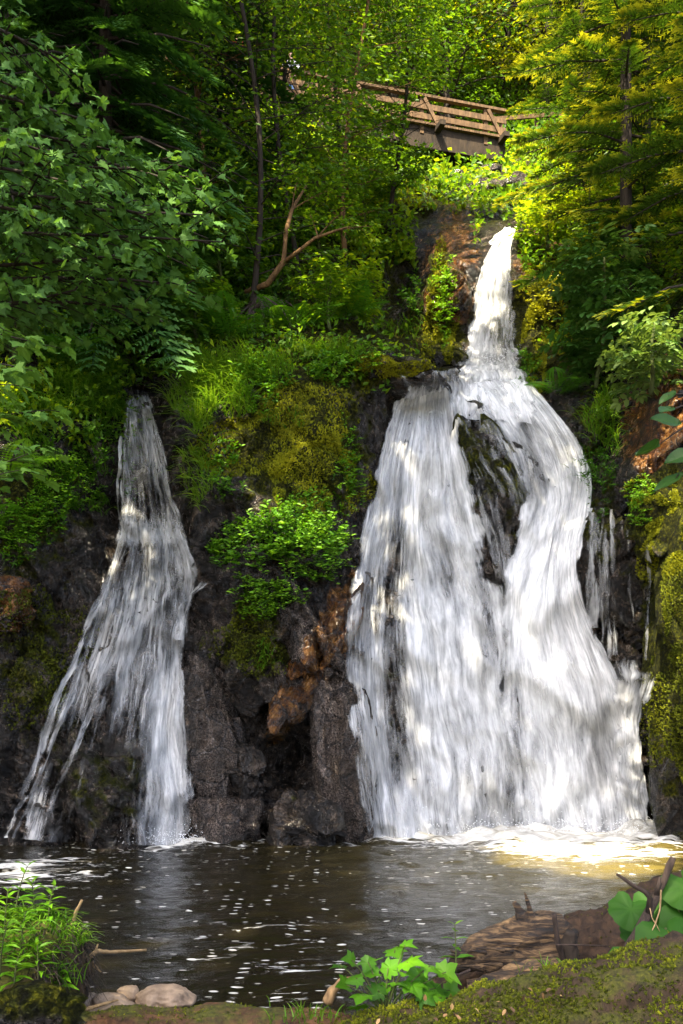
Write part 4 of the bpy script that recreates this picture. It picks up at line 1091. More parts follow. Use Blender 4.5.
HG = "leafy herb cushions on the rock"
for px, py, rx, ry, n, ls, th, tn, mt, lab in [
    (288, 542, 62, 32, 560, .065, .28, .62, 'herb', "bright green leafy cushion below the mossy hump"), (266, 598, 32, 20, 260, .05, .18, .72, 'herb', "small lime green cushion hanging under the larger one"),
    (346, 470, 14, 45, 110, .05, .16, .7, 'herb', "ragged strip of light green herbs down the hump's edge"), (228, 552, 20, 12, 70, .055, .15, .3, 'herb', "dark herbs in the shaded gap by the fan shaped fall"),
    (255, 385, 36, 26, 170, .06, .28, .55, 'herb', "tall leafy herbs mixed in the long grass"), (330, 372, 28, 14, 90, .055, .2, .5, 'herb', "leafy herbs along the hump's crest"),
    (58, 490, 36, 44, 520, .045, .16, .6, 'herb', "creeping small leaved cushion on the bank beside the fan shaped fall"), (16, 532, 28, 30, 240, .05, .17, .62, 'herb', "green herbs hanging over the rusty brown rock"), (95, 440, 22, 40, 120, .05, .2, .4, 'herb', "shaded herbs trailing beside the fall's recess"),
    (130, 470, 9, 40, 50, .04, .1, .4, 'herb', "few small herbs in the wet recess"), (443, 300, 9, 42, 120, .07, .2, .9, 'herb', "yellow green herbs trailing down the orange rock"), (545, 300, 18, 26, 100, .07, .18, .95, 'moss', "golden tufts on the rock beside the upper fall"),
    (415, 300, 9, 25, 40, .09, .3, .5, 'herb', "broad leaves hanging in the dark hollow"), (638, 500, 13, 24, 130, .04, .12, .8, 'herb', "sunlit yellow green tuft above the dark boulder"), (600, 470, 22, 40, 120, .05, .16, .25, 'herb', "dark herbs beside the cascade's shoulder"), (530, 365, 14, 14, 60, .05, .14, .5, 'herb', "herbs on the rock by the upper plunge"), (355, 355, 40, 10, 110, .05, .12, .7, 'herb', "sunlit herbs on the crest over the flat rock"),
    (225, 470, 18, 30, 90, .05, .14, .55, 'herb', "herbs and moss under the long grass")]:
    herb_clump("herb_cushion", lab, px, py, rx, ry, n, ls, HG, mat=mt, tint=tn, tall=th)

GG = "grass tufts hanging from the ledges"
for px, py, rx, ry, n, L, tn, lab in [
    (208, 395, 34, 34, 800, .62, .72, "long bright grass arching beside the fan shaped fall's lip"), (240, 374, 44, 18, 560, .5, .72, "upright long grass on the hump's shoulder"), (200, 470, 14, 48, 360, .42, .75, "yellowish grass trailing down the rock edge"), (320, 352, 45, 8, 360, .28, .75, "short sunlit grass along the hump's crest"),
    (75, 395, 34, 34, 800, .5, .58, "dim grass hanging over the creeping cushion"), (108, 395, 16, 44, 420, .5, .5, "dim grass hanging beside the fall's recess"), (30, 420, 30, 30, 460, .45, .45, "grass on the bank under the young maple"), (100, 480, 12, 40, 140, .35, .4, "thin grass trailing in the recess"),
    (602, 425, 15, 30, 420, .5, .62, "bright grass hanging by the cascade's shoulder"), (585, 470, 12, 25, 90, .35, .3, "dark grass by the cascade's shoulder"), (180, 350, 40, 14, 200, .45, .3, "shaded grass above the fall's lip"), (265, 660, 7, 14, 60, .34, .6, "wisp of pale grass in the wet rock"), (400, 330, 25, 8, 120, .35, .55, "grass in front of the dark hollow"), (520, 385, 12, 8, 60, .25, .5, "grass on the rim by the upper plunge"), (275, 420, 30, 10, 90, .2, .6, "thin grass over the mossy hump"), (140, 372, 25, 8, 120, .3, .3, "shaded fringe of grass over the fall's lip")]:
    grass_tuft("grass_tuft", lab, px, py, rx, ry, n, L, GG, tint=tn)
FE = "ferns on the shady bank"
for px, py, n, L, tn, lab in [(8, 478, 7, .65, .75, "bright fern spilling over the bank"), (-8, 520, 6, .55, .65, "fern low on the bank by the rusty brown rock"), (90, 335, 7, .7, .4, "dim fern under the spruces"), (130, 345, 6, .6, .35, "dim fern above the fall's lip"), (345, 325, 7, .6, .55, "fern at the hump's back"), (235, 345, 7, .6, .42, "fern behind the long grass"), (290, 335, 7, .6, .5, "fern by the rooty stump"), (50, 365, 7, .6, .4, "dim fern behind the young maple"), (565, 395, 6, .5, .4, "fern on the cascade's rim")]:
    r_, n_ = hit(px, py, BV2)
    fern("fern", lab, r_ + 0.12 * n_, n + 2, L * 1.15, (0.1, -1, 0), FE, tn)
# moss: small tufts over the hump and the boulders, nobody could count them
mb = MB()
TUFT = (np.array([(-.5, 0, 0), (.5, 0, 0), (0, 1, .15), (0, 0.1, .5), (0, .1, -.5), (0, .9, 0)], float), [np.array([(0, 1, 2), (3, 4, 5)])], np.array([-.15, -.15, .2, -.15, -.15, .2]))
def moss_patch(mb, cx, cy, rx, ry, n, s, tint):
    p, nn = on_cliff(cx, cy, rx, ry, n)
    k = fbm(p * 3.0, 3, 91)
    keep = k > -0.25
    p, nn, k = p[keep], nn[keep], k[keep]
    mb.stamp(TUFT, p - nn * 0.005, unit(nn + A(0, 0, .5) + 0.5 * RNG.normal(0, 1, p.shape)), rnd_unit(len(p)), s * RNG.uniform(.5, 1.4, len(p)), tint + 0.3 * k + 0.12 * RNG.normal(0, 1, len(p)))
for a in [(300, 445, 75, 72, 14000, .028, .6), (385, 368, 40, 12, 2500, .026, .75), (668, 530, 34, 46, 7000, .028, .75), (685, 660, 36, 135, 9000, .03, .35), (542, 320, 22, 60, 4500, .04, .8), (440, 310, 16, 55, 3000, .04, .7), (40, 650, 45, 70, 2500, .03, .15), (250, 640, 35, 40, 1500, .03, .2), (650, 500, 20, 30, 1500, .03, .6), (390, 192, 50, 18, 1800, .06, .9), (335, 160, 60, 25, 1500, .06, .8)]:
    moss_patch(mb, *a)
tag(mb.build("moss_cover", M['moss'], smooth=False), kind="stuff")

# the rooty stump at the foot of the crooked stem, hanging roots over the ledge
mb = MB(); o_ = P(265, 320, 14.2)
for i in range(26):
    x = RNG.uniform(-0.4, 0.4); a = o_ + A(x * .8, RNG.uniform(-.1, .1), RNG.uniform(.1, .26))
    mb.tube(bezier(a, a + A(x * .5, -.22, -.2), a + A(x * .5 + RNG.normal(0, .12), -.12, -RNG.uniform(.2, .75)), 6), np.linspace(RNG.uniform(.012, .03), 0.005, 6), 5, 0.5, wob=.3)
mb.tube([o_ + A(-.34, .05, .12), o_ + A(-.1, 0, .25), o_ + A(.1, 0, .22), o_ + A(.34, .05, .1)], [.05, .12, .11, .04], 9, 0.5, wob=.35)
ob = mb.build("root_stump", M['darktwig'], origin=o_); ob.location = tuple(o_); tag(ob, "brown stump with roots hanging over the earth edge under the crooked stem", "stump")

# dark leaves of a branch reaching in over the rust coloured slope
w_, l_ = MB(), MB()
o_ = P(735, 400, 6.4)
for e, s, t2 in [((652, 450, 6.0), .24, .06), ((672, 428, 6.0), .2, .0), ((664, 412, 6.1), .16, .05), ((690, 455, 6.0), .22, .05), ((676, 478, 6.0), .2, .1), ((668, 395, 6.2), .14, .1)]:
    p = P(*e); w_.tube(bezier(o_, (o_ + p) / 2 + A(0, 0, .05), p, 5), [.012, .01, .007, .005, .003], 5)
    l_.stamp(BIGOVAL, p + A(.05, 0, .02), unit(A(-0.9, -.2, -.35) + .3 * RNG.normal(0, 1, 3)), unit(A(0, -.6, .8) + .3 * RNG.normal(0, 1, 3)), s, t2)
w_.tube([o_ + A(.9, .3, -.7), o_ + A(.4, .1, -.2), o_], [.03, .022, .012], 6)
t = thing("sallow_bush", "dark large leaved branch hanging in front of the rust coloured slope", "shrub", o_ + A(.9, .3, -.7))
w_.build("stem", M['bark'], t, origin=o_ + A(.9, .3, -.7)); l_.build("leaves", M['elder'], t, smooth=False, origin=o_ + A(.9, .3, -.7))
# ------------------------------------------------------------------ near bank
def log(name, label, cat, pts, rad, mat, wob=0.25, sides=72, rings=110, group=None, tufts=0, tsize=.016, ttint=.5, top=0.3, moss_name="moss", groove=.1):
    pts = np.array(pts, float)
    f = np.linspace(0, 1, rings); s = np.linspace(0, 1, len(pts))
    pl = np.stack([np.interp(f, s, pts[:, k]) for k in range(3)], 1)
    pl = np.stack([np.convolve(np.pad(pl[:, k], 4, mode='reflect', reflect_type='odd'), np.ones(9) / 9, 'valid') for k in range(3)], 1)
    r = np.interp(f, s, rad)
    mb = MB(); mb.tube(pl, r, sides, 0.5, wob=wob)
    V = mb.V[0]
    c = pl[np.minimum(np.arange(len(V)) // sides, rings - 1)]
    nrm = unit(V - c)
    an_ = np.arange(len(V)) % sides / sides * 6.283; s_ = np.arange(len(V)) // sides * (np.linalg.norm(pl[-1] - pl[0]) / rings)
    V += nrm * (r.mean() * groove * fbm(np.c_[np.cos(an_ + s_ * .5) * 3.2, np.sin(an_ + s_ * .5) * 3.2, s_ * 1.6], 5, 44, .6))[:, None]
    V += nrm * (0.05 * r.mean() * fbm(V * 14, 4, 3) + .02 * r.mean() * fbm(V * 45, 3, 4))[:, None]
    o = pl[rings // 2]
    ob = mb.build(name, M[mat], origin=o); ob.location = tuple(o); tag(ob, label, cat, group)
    if tufts:
        i = RNG.integers(0, rings * sides, tufts * 2); i = i[(nrm[i] @ unit(A(0, -.35, 1))) > top][:tufts]
        i = i[i < (rings - 1) * sides - 1]; p = V[i] + RNG.random((len(i), 1)) * (V[i + 1] - V[i]) + RNG.random((len(i), 1)) * (V[i + sides] - V[i]); ok_ = np.linalg.norm(p - V[i], axis=1) < .12; i, p = i[ok_], p[ok_]; k = fbm(p * 9, 4, 12)
        s2 = k > -.1 + .3 * RNG.normal(0, 1, len(k)); p, n_, k = p[s2], nrm[i][s2], k[s2]
        m2 = MB(); m2.stamp(TUFT, p - o, unit(n_ + .6 * RNG.normal(0, 1, p.shape)), rnd_unit(len(p)), tsize * RNG.uniform(.4, 1.3, len(p)), ttint + .35 * k + .15 * RNG.normal(0, 1, len(p)))
        q = m2.build(moss_name, M['moss'], ob, smooth=False); q["kind"] = "stuff"
    return ob, pl, r

M['mosslog'] = bark_mat("mossy_bark", (0.006, 0.004, 0.002), (0.06, 0.036, 0.018), 22, 0.9, moss=0.05)
M['bankwood'] = bark_mat("earthy_trunk", (0.006, 0.003, 0.0015), (0.055, 0.029, 0.013), 26, 0.8)
M['redlog'] = bark_mat("rotten_red_wood", (0.008, 0.004, 0.002), (0.10, 0.045, 0.018), 26, 0.8, moss=-0.12)
# mossy trunk along the lower edge
log("mossy_log", "thick moss covered trunk lying along the near bank", "log", [P(310, 1062, 4.25), P(400, 1042, 4.2), P(500, 1034, 4.15), P(590, 1032, 4.05), P(700, 1032, 3.95), P(860, 1030, 3.8)], [.06, .13, .20, .25, .29, .31], 'mosslog', 0.3, groove=.16, tufts=34000, tsize=.013, ttint=.34)
# long trunk at the water, lower left
log("fallen_log", "reddish rotten log with moss along its top, lying in front of the pale stone", "log", [P(20, 1045, 4.3), P(110, 1036, 4.35), P(200, 1030, 4.4), P(300, 1030, 4.42), P(350, 1034, 4.4)], [.12, .12, .11, .10, .08], 'redlog', 0.12, tufts=2500, tsize=.009, ttint=.35, top=.6)
# bare trunk slanting up out of the water behind the driftwood
log("bare_trunk", "bare brown trunk slanting up from the driftwood to the bank of big leaves", "log", [P(430, 1022, 4.8), P(535, 978, 5.1), P(640, 934, 5.45), P(740, 890, 5.8), P(840, 850, 6.2)], [.17, .21, .22, .21, .2], 'bankwood', 0.07, groove=.2, tufts=2500, tsize=.010, ttint=.12, top=.4)

# driftwood root with spikes
M['drift'] = (lambda t: (lambda n: t.surf(t.n("BsdfPrincipled", {"Base Color": t.ramp(n, [(0.40, (0.005, 0.0025, 0.001)), (0.5, (0.045, 0.024, 0.009)), (0.66, (0.22, 0.135, 0.06))]), "Roughness": 0.75, "Normal": t.bump(n, 0.03, 1.0)})))(t.noise(t.scaled(t.pos(), 7, 14, 48), 1.0, 7, 0.68, 1.0)))(NT("driftwood"))
o_ = P(500, 965, 4.65)
root = thing("driftwood_stump", "weathered driftwood root with grey brown grain and upright spikes", "driftwood", o_)
def drift_part(name, pts, rad, wob=.3, sides=26, n=40, mat='drift'):
    pts = np.array(pts); f = np.linspace(0, 1, n); s = np.linspace(0, 1, len(pts))
    pl = np.stack([np.interp(f, s, pts[:, k]) for k in range(3)], 1); r = np.interp(f, s, rad)
    mb = MB(); mb.tube(pl, r, sides, .5, wob=wob); V = mb.V[0]
    c = pl[np.minimum(np.arange(len(V)) // sides, n - 1)]
    an_ = np.arange(len(V)) % sides / sides * 6.283; s_ = np.arange(len(V)) // sides / n
    V += unit(V - c) * (r.mean() * (0.16 * fbm(V * A(6, 6, 24), 4, 6) + .16 * np.abs(np.sin(an_ * 3.5 + s_ * 5 + 1.5 * vnoise(V * 7))) - .1 + .07 * np.sin(an_ * 9 + s_ * 9)))[:, None]
    return mb.build(name, M[mat], root, origin=o_)
drift_part("root_body", [P(446, 972, 4.62), P(462, 962, 4.62), P(490, 950, 4.65), P(520, 943, 4.68), P(548, 944, 4.7), P(566, 955, 4.7)], [.02, .05, .085, .115, .125, .08])
drift_part("root_body", [P(470, 995, 4.5), P(520, 985, 4.5), P(555, 972, 4.55), P(575, 962, 4.6)], [.06, .085, .085, .05])
mb = MB()
for k_ in range(16):
    a_ = P(RNG.uniform(452, 530), RNG.uniform(945, 972), 4.6 + RNG.uniform(-.08, .05)); mb.tube(bezier(a_, a_ + A(-.04, -.02, .015), a_ + A(-RNG.uniform(.05, .13), -.03, RNG.uniform(-.03, .05)), 6), np.linspace(RNG.uniform(.008, .02), .002, 6), 6, .5, wob=.3)
mb.build("splinters", M['drift'], root, origin=o_)
drift_part("spike", [P(530, 940, 4.66), P(522, 915, 4.66), P(514, 902, 4.66)], [.036, .03, .012], .15, 10, 14)
drift_part("spike", [P(534, 932, 4.66), P(530, 910, 4.66), P(525, 893, 4.66)], [.022, .016, .004], .15, 9, 14)
drift_part("spike", [P(574, 975, 4.55), P(568, 950, 4.55), P(570, 932, 4.53)], [.05, .04, .022], .2, 12, 14, 'bark')
drift_part("spike", [P(568, 972, 4.55), P(558, 945, 4.5), P(554, 914, 4.48)], [.016, .013, .01], .1, 8, 14, 'darktwig')

def stick(name, label, pts, rad, mat='twig', side=(), cat="stick"):
    mb = MB()
    p = np.array([P(*q) for q in pts]); n = 14
    f = np.linspace(0, 1, n); s = np.linspace(0, 1, len(p))
    pl = np.stack([np.interp(f, s, p[:, k]) for k in range(3)], 1)
    mb.tube(pl, np.linspace(rad, rad * .55, n), 8, .5, wob=.25)
    for q in side:
        mb.tube(np.array([P(*k) for k in q]), np.linspace(rad * .6, rad * .25, len(q)), 6, .5, wob=.2)
    o = pl[0]; ob = mb.build(name, M[mat], origin=o); ob.location = tuple(o)
    return tag(ob, label, cat)
stick("stick", "bent dry stick standing beside the grassy mound", [(66, 938, 4.75), (72, 925, 4.75), (76, 912, 4.75), (82, 900, 4.75)], .011)
stick("stick", "dry forked stick pointing out over the water", [(86, 960, 4.7), (97, 951, 4.72), (112, 952, 4.78), (146, 950, 4.9)], .012, side=[[(95, 952, 4.72), (98, 944, 4.72)], [(88, 958, 4.7), (98, 968, 4.7)], [(92, 965, 4.7), (101, 972, 4.7)]])
stick("stick", "pale straight stick lying across the small stones", [(68, 1017, 4.35), (85, 1010, 4.38), (100, 1005, 4.4), (118, 1000, 4.45)], .011)
stick("dark_branch", "dark broken branch leaning up among the big round leaves", [(618, 968, 4.35), (632, 942, 4.4), (648, 915, 4.45), (662, 885, 4.5), (673, 857, 4.5)], .026, 'darktwig', side=[[(648, 918, 4.45), (650, 898, 4.43), (645, 892, 4.42), (632, 885, 4.4), (617, 874, 4.38)], [(657, 895, 4.48), (660, 877, 4.47)]], cat="branch")
stick("vine", "pale looped bine hanging on the dark branch", [(661, 890, 4.4), (660, 910, 4.36), (655, 925, 4.34), (648, 938, 4.34)], .0045, side=[[(650, 908, 4.36), (652, 918, 4.35), (657, 926, 4.34), (663, 938, 4.34)], [(630, 965, 4.1), (642, 990, 4.0), (648, 1008, 3.9), (655, 1026, 3.85)]], cat="vine")
stick("twig", "thin twig lying on the water side of the driftwood", [(470, 970, 4.5), (458, 975, 4.45), (450, 973, 4.45)], .007, mat='darktwig')
stick("twig", "thin dark twig sticking out level from the driftwood towards the big leaves", [(556, 945, 4.45), (580, 945, 4.45), (607, 946, 4.5)], .005, mat='darktwig')
stick("curved_root", "short curved root beside the lobed leaf plant", [(327, 1003, 4.45), (333, 990, 4.45), (342, 981, 4.45), (356, 979, 4.45)], .028, 'dead', cat="root")

# stones
boulder("pale_stone", "smooth pale rounded stone at the water's edge", "stone", P(165, 1000, 4.72), (.14, .11, .062), 61, (0, .12, .95), rough=.06, fac=.7, sub=5, fine=.015, mat='stone')
for px, py, Y, r, sd_, z, lab in [(112, 1005, 4.65, (.10, .08, .05), 63, (0, .1, .8), "flat brown stone behind the pale stick"), (88, 1003, 4.68, (.055, .06, .045), 64, (0, .2, .8), "small brown stone wedged by the mound"), (128, 996, 4.72, (.05, .05, .045), 66, (.1, .2, .6), "small tilted dark stone next to the pale rounded one"), (100, 1012, 4.5, (.09, .07, .035), 68, (.1, .1, .6), "low dark stone under the pale stick")]:
    boulder("stone", lab, "stone", P(px, py, Y), r, sd_, z, "small stones at the water's edge", rough=.2, fac=.9, sub=4, mat='stone')
boulder("mossy_stone", "pointed mossy stone in the near corner of the bank", "stone", P(38, 1020, 4.0), (.21, .16, .135), 71, (.4, .0, .2), rough=.6, fac=.8)

# grassy mound, earth and root fibres on its water side
M['earth'] = bark_mat("mound_earth", (0.012, 0.008, 0.004), (0.075, 0.045, 0.02), 24, 0.95, moss=.2)
mound = boulder("grassy_mound", "grassy earth mound with brown root fibres over the water", "earth mound", P(5, 975, 4.45), (.38, .40, .27), 75, (0, 0, 0), rough=.12, fac=.9, mat='earth')
import bmesh
mV = np.array([v.co for v in mound.data.vertices]); mN = np.array([v.normal for v in mound.data.vertices])
mb = MB(); s_ = (mV[:, 2] > .04) | ((mV[:, 0] > .1) & (mV[:, 2] > -.12)); i = RNG.choice(np.nonzero(s_)[0], 900)
sidei = i[(mV[i, 0] > .2)]
blades(mb, mV[sidei], .13, .005, A(.5, -.5, -.6), .4, 1.6, .12, .12)
mb.build("root_fibres", M['bark'], mound, smooth=False)["kind"] = "stuff"
mb = MB(); i = RNG.choice(np.nonzero(mV[:, 2] > .12)[0], 1000)
blades(mb, mV[i], .15, .006, A(.4, -.7, .0), .6, .9, .55, .25)
mb.build("grass", M['grass'], mound, smooth=False)["kind"] = "stuff"

def stalk_plant(name, label, root, H, n, ls, group=None, tint=.6, lean=None, tmpl=LANCE, mat='herb', cat="plant"):
    wood, lv = MB(), MB()
    top = A(RNG.normal(0, .1) * H, RNG.normal(-.1, .08) * H, H) + (lean if lean is not None else 0)
    q = bezier(A(0, 0, -.02), A(0, 0, H * .6), top, 8)
    wood.tube(q, np.linspace(.0045, .002, 8), 5, .5)
    f = np.repeat(np.linspace(.25, 1, n), 2)
    pos = np.stack([np.interp(f, np.linspace(0, 1, 8), q[:, c]) for c in range(3)], 1)
    az = np.repeat(np.arange(n) * 1.57 + RNG.random() * 3, 2) + np.tile([0, math.pi], n) + RNG.normal(0, .15, 2 * n)
    gd = unit(np.c_[np.cos(az), np.sin(az), .15 + .5 * f ** 3])
    lv.stamp(tmpl, pos, gd, A(0, 0, 1) + .25 * RNG.normal(0, 1, (2 * n, 3)), ls * RNG.uniform(.75, 1.1, 2 * n) * (1.15 - .65 * f), tint + .12 * RNG.normal(0, 1, 2 * n) + .15 * f)
    t = thing(name, label, cat, root, group)
    wood.build("stem", M['stem'], t); lv.build("leaves", M[mat], t, smooth=False)
    return t
NG = "leafy stalks on the grassy mound"
mpos = np.array(mound.location)
for px, py, Y, H, lab in [(14, 935, 4.4, .30, "tallest leafy stalk at the frame side of the mound"), (34, 918, 4.5, .16, "small leafy stalk on the mound's crest"), (48, 925, 4.45, .17, "leafy stalk leaning to the water on the mound"), (4, 955, 4.3, .28, "broad leaved stalk low on the mound's flank"), (20, 968, 4.2, .24, "bright leafy stalk in front of the mound"), (30, 990, 4.2, .16, "low stalk above the pointed mossy stone"), (60, 990, 4.25, .10, "short leafy stalk at the mound's wet foot"), (8, 985, 4.15, .16, "leafy stalk beside the yellow flowers"), (24, 972, 4.15, .2, "leafy stalk low in front of the earth of the mound"), (38, 978, 4.12, .14, "short stalk between the mound and the pointed stone"), (0, 975, 4.05, .22, "leafy stalk cut by the frame above the flowers"), (14, 990, 4.05, .14, "short leafy stalk among the flowers")]:
    stalk_plant("leafy_stalk", lab, P(px, py, Y), H, 7, .12, NG, tint=.6, mat='herb')
mb = MB(); n = 160
p = P(12, 1000, 4.15) + RNG.normal(0, 1, (n, 3)) * A(.07, .04, .035)
mb.stamp(OVAL, p, rnd_unit(n) + A(0, 0, .6), A(0, -1, .5), .022, RNG.random(n))
o_ = P(12, 1010, 4.15); ob = mb.build("yellow_flowers", M['yellow'], smooth=False, origin=o_); ob.location = tuple(o_); tag(ob, "patch of small yellow flowers above the pointed mossy stone", "flowers", None, "stuff")
for nm, cx, cy, Y, n, L, lab, tn in [("grass_tuft", 45, 985, 4.25, 90, .2, "bright grass at the mound's foot", .6), ("grass_tuft", 310, 1018, 4.3, 60, .1, "short grass at the end of the reddish log", .65), ("grass_tuft", 545, 975, 4.4, 26, .13, "few grass blades sprouting from the driftwood", .6), ("grass_tuft", 632, 985, 4.1, 30, .12, "thin grass on the mossy trunk under the big leaves", .6), ("grass_tuft", 395, 1000, 4.3, 20, .2, "upright blades among the lobed leaves", .6)]:
    mb = MB(); r_ = RNG.normal(0, 1, (n, 3)) * A(.07, .05, .015)
    blades(mb, r_, L, .005, A(0, -.3, 0), .3, .6, tn, .2)
    ob = mb.build(nm, M['grass'], smooth=False); ob.location = tuple(P(cx, cy, Y)); tag(ob, lab, "grass tuft", "grass tufts on the near bank")

# lobed leaf plant
BIGLOBE = MAPLE
wood, lv = MB(), MB(); o_ = P(385, 1018, 4.25)
spots = [(356, 978, .1), (384, 1000, .12), (368, 962, .1), (402, 972, .1), (430, 966, .12), (442, 998, .12), (390, 985, .11), (352, 960, .10), (372, 972, .12), (347, 985, .12), (395, 950, .13), (408, 962, .15), (388, 968, .13), (420, 975, .16), (446, 972, .16), (412, 985, .14), (362, 995, .13), (378, 990, .12), (436, 988, .15), (398, 982, .13), (358, 1006, .12), (425, 995, .12), (375, 958, .09), (405, 945, .11), (340, 965, .10), (450, 990, .12)]
for px, py, s in spots:
    e = P(px, py, 4.25 + RNG.uniform(-.12, .12))
    wood.tube(bezier(o_, (o_ + e) / 2 + A(0, 0, .05), e, 6), np.linspace(.004, .0025, 6), 5)
    d = unit(A((px - 395) * .012, -.35, .1) + .2 * RNG.normal(0, 1, 3))
    lv.stamp(MAPLES[int(RNG.integers(4))], e - d * s * .3, d, unit(A(0, -.4, .85) + .2 * RNG.normal(0, 1, 3)), s * .8, .45 + .16 * RNG.normal())
t = thing("lobed_leaf_plant", "low plant with bright lobed leaves at the end of the mossy trunk", "plant", o_)
wood.build("stem", M['stem'], t, origin=o_); lv.build("leaves", M['herb'], t, smooth=False, origin=o_)
stalk_plant("leafy_sprig", "single upright sprig with whorled leaves standing against the pool", P(456, 968, 4.5), .20, 5, .085, tint=.5)

# butterbur: big round leaves on stalks
def round_leaf():
    n = 28; a = np.linspace(0, 2 * math.pi, n, endpoint=False) + math.pi / n
    r = .5 * (1 + .04 * np.cos(a * 9) + .02 * np.cos(a * 17))
    notch = np.exp(-(np.minimum(np.abs(a), 2 * math.pi - np.abs(a)) / .3) ** 2)
    r = r * (1 - .62 * notch)
    def ring(k): return np.c_[-np.sin(a) * r * k, .22 - np.cos(a) * r * k, (.022 * np.cos(a * 9) * k + .10 * (k ** 2) * (.4 + .6 * np.cos(a * 3 + 1)) - .10 * k ** 3)]
    V = np.concatenate([[(0, .22, 0)], ring(.35), ring(.7), ring(1.0)])
    i = np.arange(n); j = (i + 1) % n
    f3 = np.stack([0 * i, 1 + i, 1 + j], 1)
    f4 = np.concatenate([np.stack([1 + k * n + i, 1 + (k + 1) * n + i, 1 + (k + 1) * n + j, 1 + k * n + j], 1) for k in (0, 1)])
    tt = np.r_[.22, np.where(np.arange(n) % 4 == 0, .12, 0), np.where(np.arange(n) % 4 == 0, .08, -.04), np.full(n, -.06)]
    return V, [f3, f4], tt
ROUND = round_leaf()
wood, lv = MB(), MB(); o_ = P(680, 985, 4.3)
for px, py, Y, s, tl_ in [(633, 897, 4.55, .20, -.3), (667, 922, 4.35, .34, .2), (630, 955, 4.32, .24, -.4), (668, 952, 4.28, .32, .1), (682, 872, 4.55, .26, .3), (690, 905, 4.5, .34, .2), (655, 893, 4.6, .24, 0), (700, 940, 4.25, .34, .2), (715, 890, 4.5, .36, .3), (640, 918, 4.6, .18, -.2)]:
    e = P(px, py, Y); q = e + A(0, .02, -.03)
    wood.tube(bezier(o_ + A((px - 680) * .002, 0, -.1), (o_ + q) / 2 + A(0, .05, .05), q, 6), np.linspace(.008, .005, 6), 6)
    lv.stamp(ROUND, e - A(0, 0, .1 * s), unit(A(tl_, -.45, -.55)), unit(A(tl_ * .5, -.75, .6) + .15 * RNG.normal(0, 1, 3)), s, .5 + .12 * RNG.normal())
t = thing("butterbur_plant", "butterbur with big round green leaves behind the dark broken branch", "plant", o_)
wood.build("stem", M['stem'], t, origin=o_); lv.build("leaves", M['butterbur'], t, smooth=True, origin=o_)
# leaf litter on the mossy trunk and at the foot of the bank
t = NT("dead_leaf"); M['deadleaf'] = t.surf(t.n("BsdfPrincipled", {"Base Color": t.ramp(t.attr("tint"), [(0, (.06, .03, .012)), (.5, (.2, .1, .03)), (1, (.4, .26, .1))]), "Roughness": .7}))
mb = MB(); n = 420
x = RNG.uniform(-1.7, 1.6, n); y = RNG.uniform(3.9, 4.75, n)
mb.stamp(OVAL, np.c_[x, y, bank_z(x, y) + .012], np.c_[RNG.normal(0, 1, (n, 2)), 0 * x], A(0, 0, 1) + .35 * RNG.normal(0, 1, (n, 3)), .045 * RNG.uniform(.5, 1.2, n), RNG.random(n))
for px in range(380, 690, 9):
    py = RNG.uniform(0, 1)
    c_ = P(px, 1012 - (px - 340) * .13 + py * 26, 3.93); mb.stamp(OVAL, c_ + A(0, 0, .0), rnd_unit(1), A(0, -.5, 1), .03, RNG.random(1))
tag(mb.build("leaf_litter", M['deadleaf'], smooth=False), kind="stuff")
# ------------------------------------------------------------------ footbridge high over the upper fall
ra, rb = P(505, 112, 28.0), P(150, 44, 25.2)
rb[2] = ra[2] + .1
bd = unit(rb - ra); bd[2] = 0; bd = unit(bd); bL = np.linalg.norm(rb - ra) + 4; bn = A(-bd[1], bd[0], 0)
if bn[1] < 0: bn = -bn
up = A(0, 0, 1)
bo = ra + bd * bL / 2; bo[2] = ra[2] - .77
bridge = thing("footbridge", "weathered wooden footbridge with a plank railing crossing above the upper fall", "bridge", bo)
def bpart(name, mat, build):
    mb = MB(); build(mb); return mb.build(name, M[mat], bridge, smooth=False)
def along(s, side, z): return bd * s + bn * side + up * z
W = 1.5
bpart("deck", 'timber', lambda m: [m.box(along(-bL / 2 + .1 + i * .16, W / 2, .0), bd * .074, bn * (W / 2 + .12), up * .03) for i in range(int(bL / .16))])
for sd_ in (0.08, W - .08):
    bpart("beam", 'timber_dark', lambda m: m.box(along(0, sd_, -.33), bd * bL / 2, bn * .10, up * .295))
for sd_ in (0.0, W):
    bpart("top_rail", 'timber', lambda m: m.box(along(0, sd_ - .02, .77), bd * bL / 2, bn * .07, up * .035))
    bpart("middle_rail", 'timber', lambda m: m.box(along(0, sd_ - .06, .47), bd * bL / 2, bn * .02, up * .075))
    bpart("lower_rail", 'timber', lambda m: m.box(along(0, sd_ - .06, .2), bd * bL / 2, bn * .02, up * .075))
    for k in range(int(bL / 1.9) + 1):
        s0 = -bL / 2 + .6 + k * 1.9
        bpart("post", 'timber', lambda m: m.box(along(s0, sd_ + .005, .25), bd * .055, bn * .045, up * .5))
        if sd_ == 0.0:
            mb = MB(); a, b = along(s0 - .42, -.10, .03), along(s0 - .05, -.07, .70); ax = unit(b - a)
            mb.box((a + b) / 2, ax * np.linalg.norm(b - a) / 2, bn * .03, np.cross(ax, bn) * .05); mb.build("brace", M['timber'], bridge, smooth=False)
for k in range(0, int(bL / 1.9) + 1):
    bpart("crossbeam", 'timber_dark', lambda m: m.box(along(-bL / 2 + .15 + k * 1.9, W / 2 - .1, -.10), bd * .08, bn * (W / 2 + .35), up * .065))
